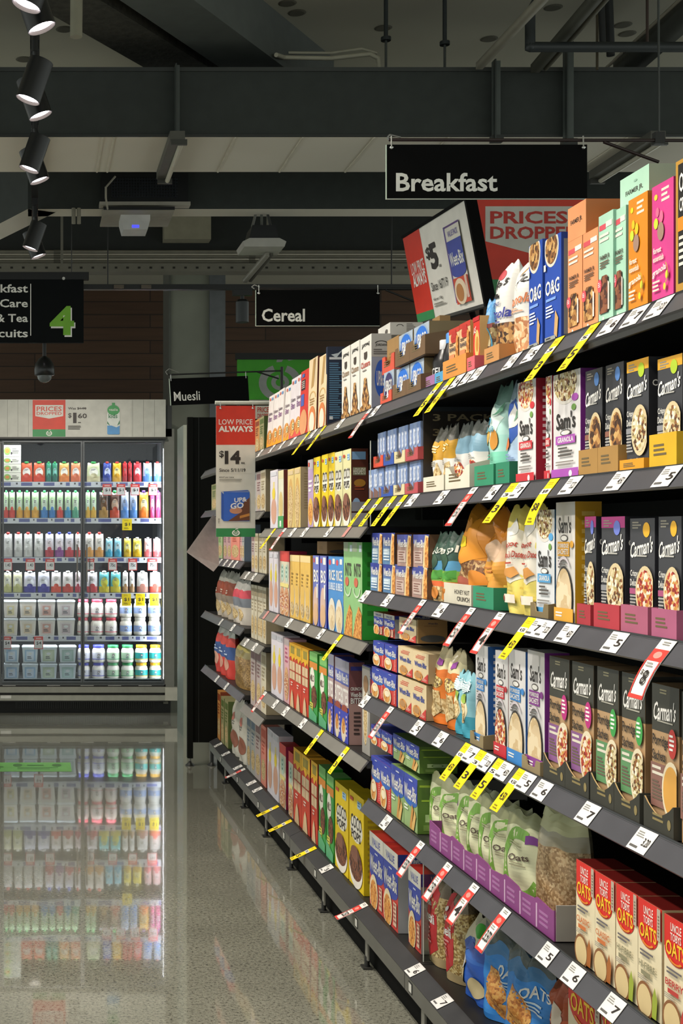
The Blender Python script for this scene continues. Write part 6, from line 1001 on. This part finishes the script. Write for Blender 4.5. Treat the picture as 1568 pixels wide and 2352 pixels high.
# large angled price board above the middle of the shelves
def ray(px, py, Y): return at(px, py, Y)
tl, tr, bl = ray(925, 548, 4.4), ray(1068, 459, 3.75), ray(960, 742, 4.35); n_ = (tr - tl).cross(bl - tl).normalized()
if n_.x > 0: n_ = -n_
def onpl(px, py): d = Vector(((px - VX) / FP, 1, -(py - VY) / FP)); O = Vector((0, 0, CZ)); return O + d * ((tl - O).dot(n_) / d.dot(n_))
br = onpl(1113, 697)
class Quad:
    n = 1; step = .0004
    def P(s, u, v, d): return (tl * (1 - u) + tr * u) * v + (bl * (1 - u) + br * u) * (1 - v) + n_ * d - bl
t = empty('price_board', bl); Q = Quad(); mb = MB()
def slab(mb, u0, u1, v0, v1, d0, d1, mat):
    p = [Q.P(u, v, d) for d in (d0, d1) for u, v in ((u0, v0), (u1, v0), (u1, v1), (u0, v1))]; mb.add(p, [(0, 1, 2, 3), (4, 7, 6, 5), (0, 4, 5, 1), (1, 5, 6, 2), (2, 6, 7, 3), (3, 7, 4, 0)], mat)
slab(mb, 0, 1, 0, 1, -.025, 0, M('e4e0d8', .5))
draw(mb, Q, [('r', 0, 0, .29, 1, M('d5321c', .45)), ('r', 0, 0, .29, .1, M('2f8a4f')), ('t', 'LOW PRICE', .05, .54, .27, .68, SW, 0, .006), ('t', 'ALWAYS', .05, .4, .27, .54, SW, 0, .03), ('t', '$', .33, .62, .4, .76, M(INK), 0, .02), ('t', '5', .385, .5, .5, .78, M(INK), 0, .04), ('t', 'ea', .5, .5, .53, .53, M(INK)), ('t', 'Since 16/7/19', .33, .28, .58, .38, M(INK), 0, .01), ('t', '42c per 100g', .33, .17, .47, .21, M(INK)), ('l', .33, .1, .54, .15, 2, '8a867c'),
    ('p', [(.66, .86), (.88, .86), (.88, .82), (.68, .82)], '5a3a7a'), ('r', .68, .06, .88, .84, 'd8d4ca'), ('r', .66, .08, .68, .86, '5a4a8a'), ('t', 'VALUE PACK', .71, .74, .85, .8, M('7a70b0')), ('r', .68, .38, .88, .7, '3f4aa0'), ('e', .78, .38, .1, .06, '3f4aa0'), ('t', 'Weet-Bix', .685, .44, .875, .58, SW), ('r', .68, .06, .88, .32, 'c8482f'), ('e', .76, .18, .08, .13, 'e0ccb0'), ('e', .75, .17, .05, .09, 'b0763f'), ('r', .84, .1, .87, .32, 'd8b8a8')])
mb.obj('face', t)
mb = MB(); slab(mb, 1, 1.022, -.03, 1.03, -.028, .004, SB); slab(mb, -.0, 1, 1, 1.03, -.028, .004, SB); slab(mb, 0, 1, -.03, 0, -.028, .004, M('3a3a38')); mb.obj('frame', t)
mb = MB(); p = Q.P(.6, .1, -.045); pw = p + bl; mb.tube(p, (p.x + .1, p.y, ZTOP + .006 - bl.z), .009, SB); mb.obj('post', t)
reg(t, 'angled white and red price board reading $5', '', 'sign')
# big red board behind it
B5 = (1084, 1345, 457, 700)
dz = [('r', 0, .24, 1, 1, M('c9331f', .5)), ('r', 0, 0, 1, .24, M('2f7a48', .5)), ('p', [(.115, .4), (.115, .93), (1, .93), (1, .4), (.56, .245)], M('b8b5ae', .5)), ('p', [(.115, .36), (.56, .27), (1, .36), (1, .42), (.115, .42)], M('b8b5ae', .5)), ('t', 'PRICES', .157, .765, .84, .885, M('b5281c'), 0, .03), ('t', 'DROPPED', .157, .62, .95, .74, M('b5281c'), 0, .03)]
dz[2:4] = [('p', [(.115, .6), (.6, .46), (1, .58), (1, .93), (.115, .93)], M('c4c1ba', .5))]
t = board('price_board', *B5, 4.7, M('c9331f', .5), dz, 'large red board reading PRICES DROPPED behind the top shelf', (), .01, False)
a = at(1084, 700, 4.7); mb = MB()
for x in (.04, .3): mb.tube((x, .02, -a.z), (x, .02, .2), .008, SB)
mb.obj('post', t)
# green board with the apple emblem, far away
B6 = (545, 790, 826, 918); GB = M('3fa01f', .5)
t = board('emblem_board', *B6, 10.0, GB, apple(.4, .42, .2, .46, M('9a9c98', .5)), 'green board with a pale apple emblem at the far end', (), .02, False)
a = at(545, 918, 10.0); mb = MB(); p, q = at(541, 826, 10) - a, at(792, 811, 10) - a; mb.box(p.x, q.x, -.01, .03, p.z, q.z, M('0c0e0d', .5)); mb.obj('header', t)
mb = MB(); p, q = at(541, 925, 10) - a, at(792, 919, 10) - a; mb.box(p.x, q.x, -.01, .03, p.z, q.z, M('b8b8ae', .5)); mb.obj('base_strip', t)
mb = MB()
for x in (.012, .8): mb.tube((x, .03, -a.z), (x, .03, .3), .012, M('0c0e0d'))
mb.obj('post', t)
# small sale card, loose paper sheet, floor sticker
B7 = (583, 622, 932, 962); board('sale_card', *B7, 5.95, M('cfccc4'), [('t', 'PRICES', .2, .5, 1.0, .9, M('b5281c')), ('t', 'DROPPED', .2, .05, 1.0, .4, M('b5281c'))], 'small white sale card behind the red price banner', (), .002, False)
mb = MB(); pts = [at(489, 1182, 7.0), at(428, 1268, 6.75), at(490, 1313, 6.75), at(503, 1297, 6.82), at(500, 1192, 7.0)]; n0 = Vector((0, .0016, 0)); m = len(pts)
o0 = pts[0]; vs = [p - o0 for p in pts] + [p - o0 + n0 for p in pts]; mb.add(vs, [tuple(range(m)), tuple(range(2 * m - 1, m - 1, -1))] + [(i, (i + 1) % m, m + (i + 1) % m, m + i) for i in range(m)], M('a9a9a8', .4, scale=30, amp=.1)); o = mb.obj('paper_sheet'); o.location = o0; reg(o, 'grey paper sheet sticking out askew below the price banner', '', 'sheet')
a, b = at(-110, 1771, 8.2), at(163, 1752, 8.5); x0 = (-110 - VX) * 8.35 / FP; x1 = (163 - VX) * 8.35 / FP
mb = MB(); mb.box(x0, x1, 8.19, 8.51, .0002, .0012, M('6fb35a', .4)); draw(mb, Flat((x0, 8.19, .0012), (x1 - x0, 0, 0), (0, .32, 0), (0, 0, 1)), [('l', .55, .15, .92, .45, 2, '4a8040'), ('e', .55, .68, .04, .16, '4a7a40'), ('e', .88, .68, .04, .16, '4a7a40'), ('r', .63, .62, .77, .72, '4a8040'), ('l', .1, .2, .45, .7, 3, '4a8040')])
reg(mb.obj('floor_sticker'), 'long green printed sticker on the polished floor', '', 'sticker')
# ------------------------------------------------------------------ labels: number what looks alike, left to right
from collections import defaultdict
_by = defaultdict(list)
for o, d, p, c, key in THINGS: _by[(d, p, c)].append((key if key is not None else 0, o))
ORD = ['leftmost', 'second from left', 'third from left', 'fourth from left', 'fifth from left', 'sixth from left', 'seventh from left', 'eighth from left', 'ninth from left', 'tenth from left', 'eleventh from left', 'twelfth from left', 'thirteenth from left', 'fourteenth from left', 'fifteenth from left']
NUM = ['', 'one', 'two', 'three', 'four', 'five', 'six', 'seven', 'eight', 'nine', 'ten', 'eleven', 'twelve', 'thirteen', 'fourteen', 'fifteen', 'sixteen', 'seventeen']
for (d, p, c), lst in _by.items():
    lst.sort(key=lambda t: t[0]); n = len(lst); base = (d + ' ' + p).strip()
    for i, (kk, o) in enumerate(lst):
        if n == 1: tag(o, base, c)
        else:
            w = ('left' if i == 0 else 'right') if n == 2 else ('rightmost' if i == n - 1 else ('middle' if n == 3 and i == 1 else ORD[i]))
            tag(o, base + ', ' + w + ' of ' + NUM[n], c, (d + ' ' + p).strip())
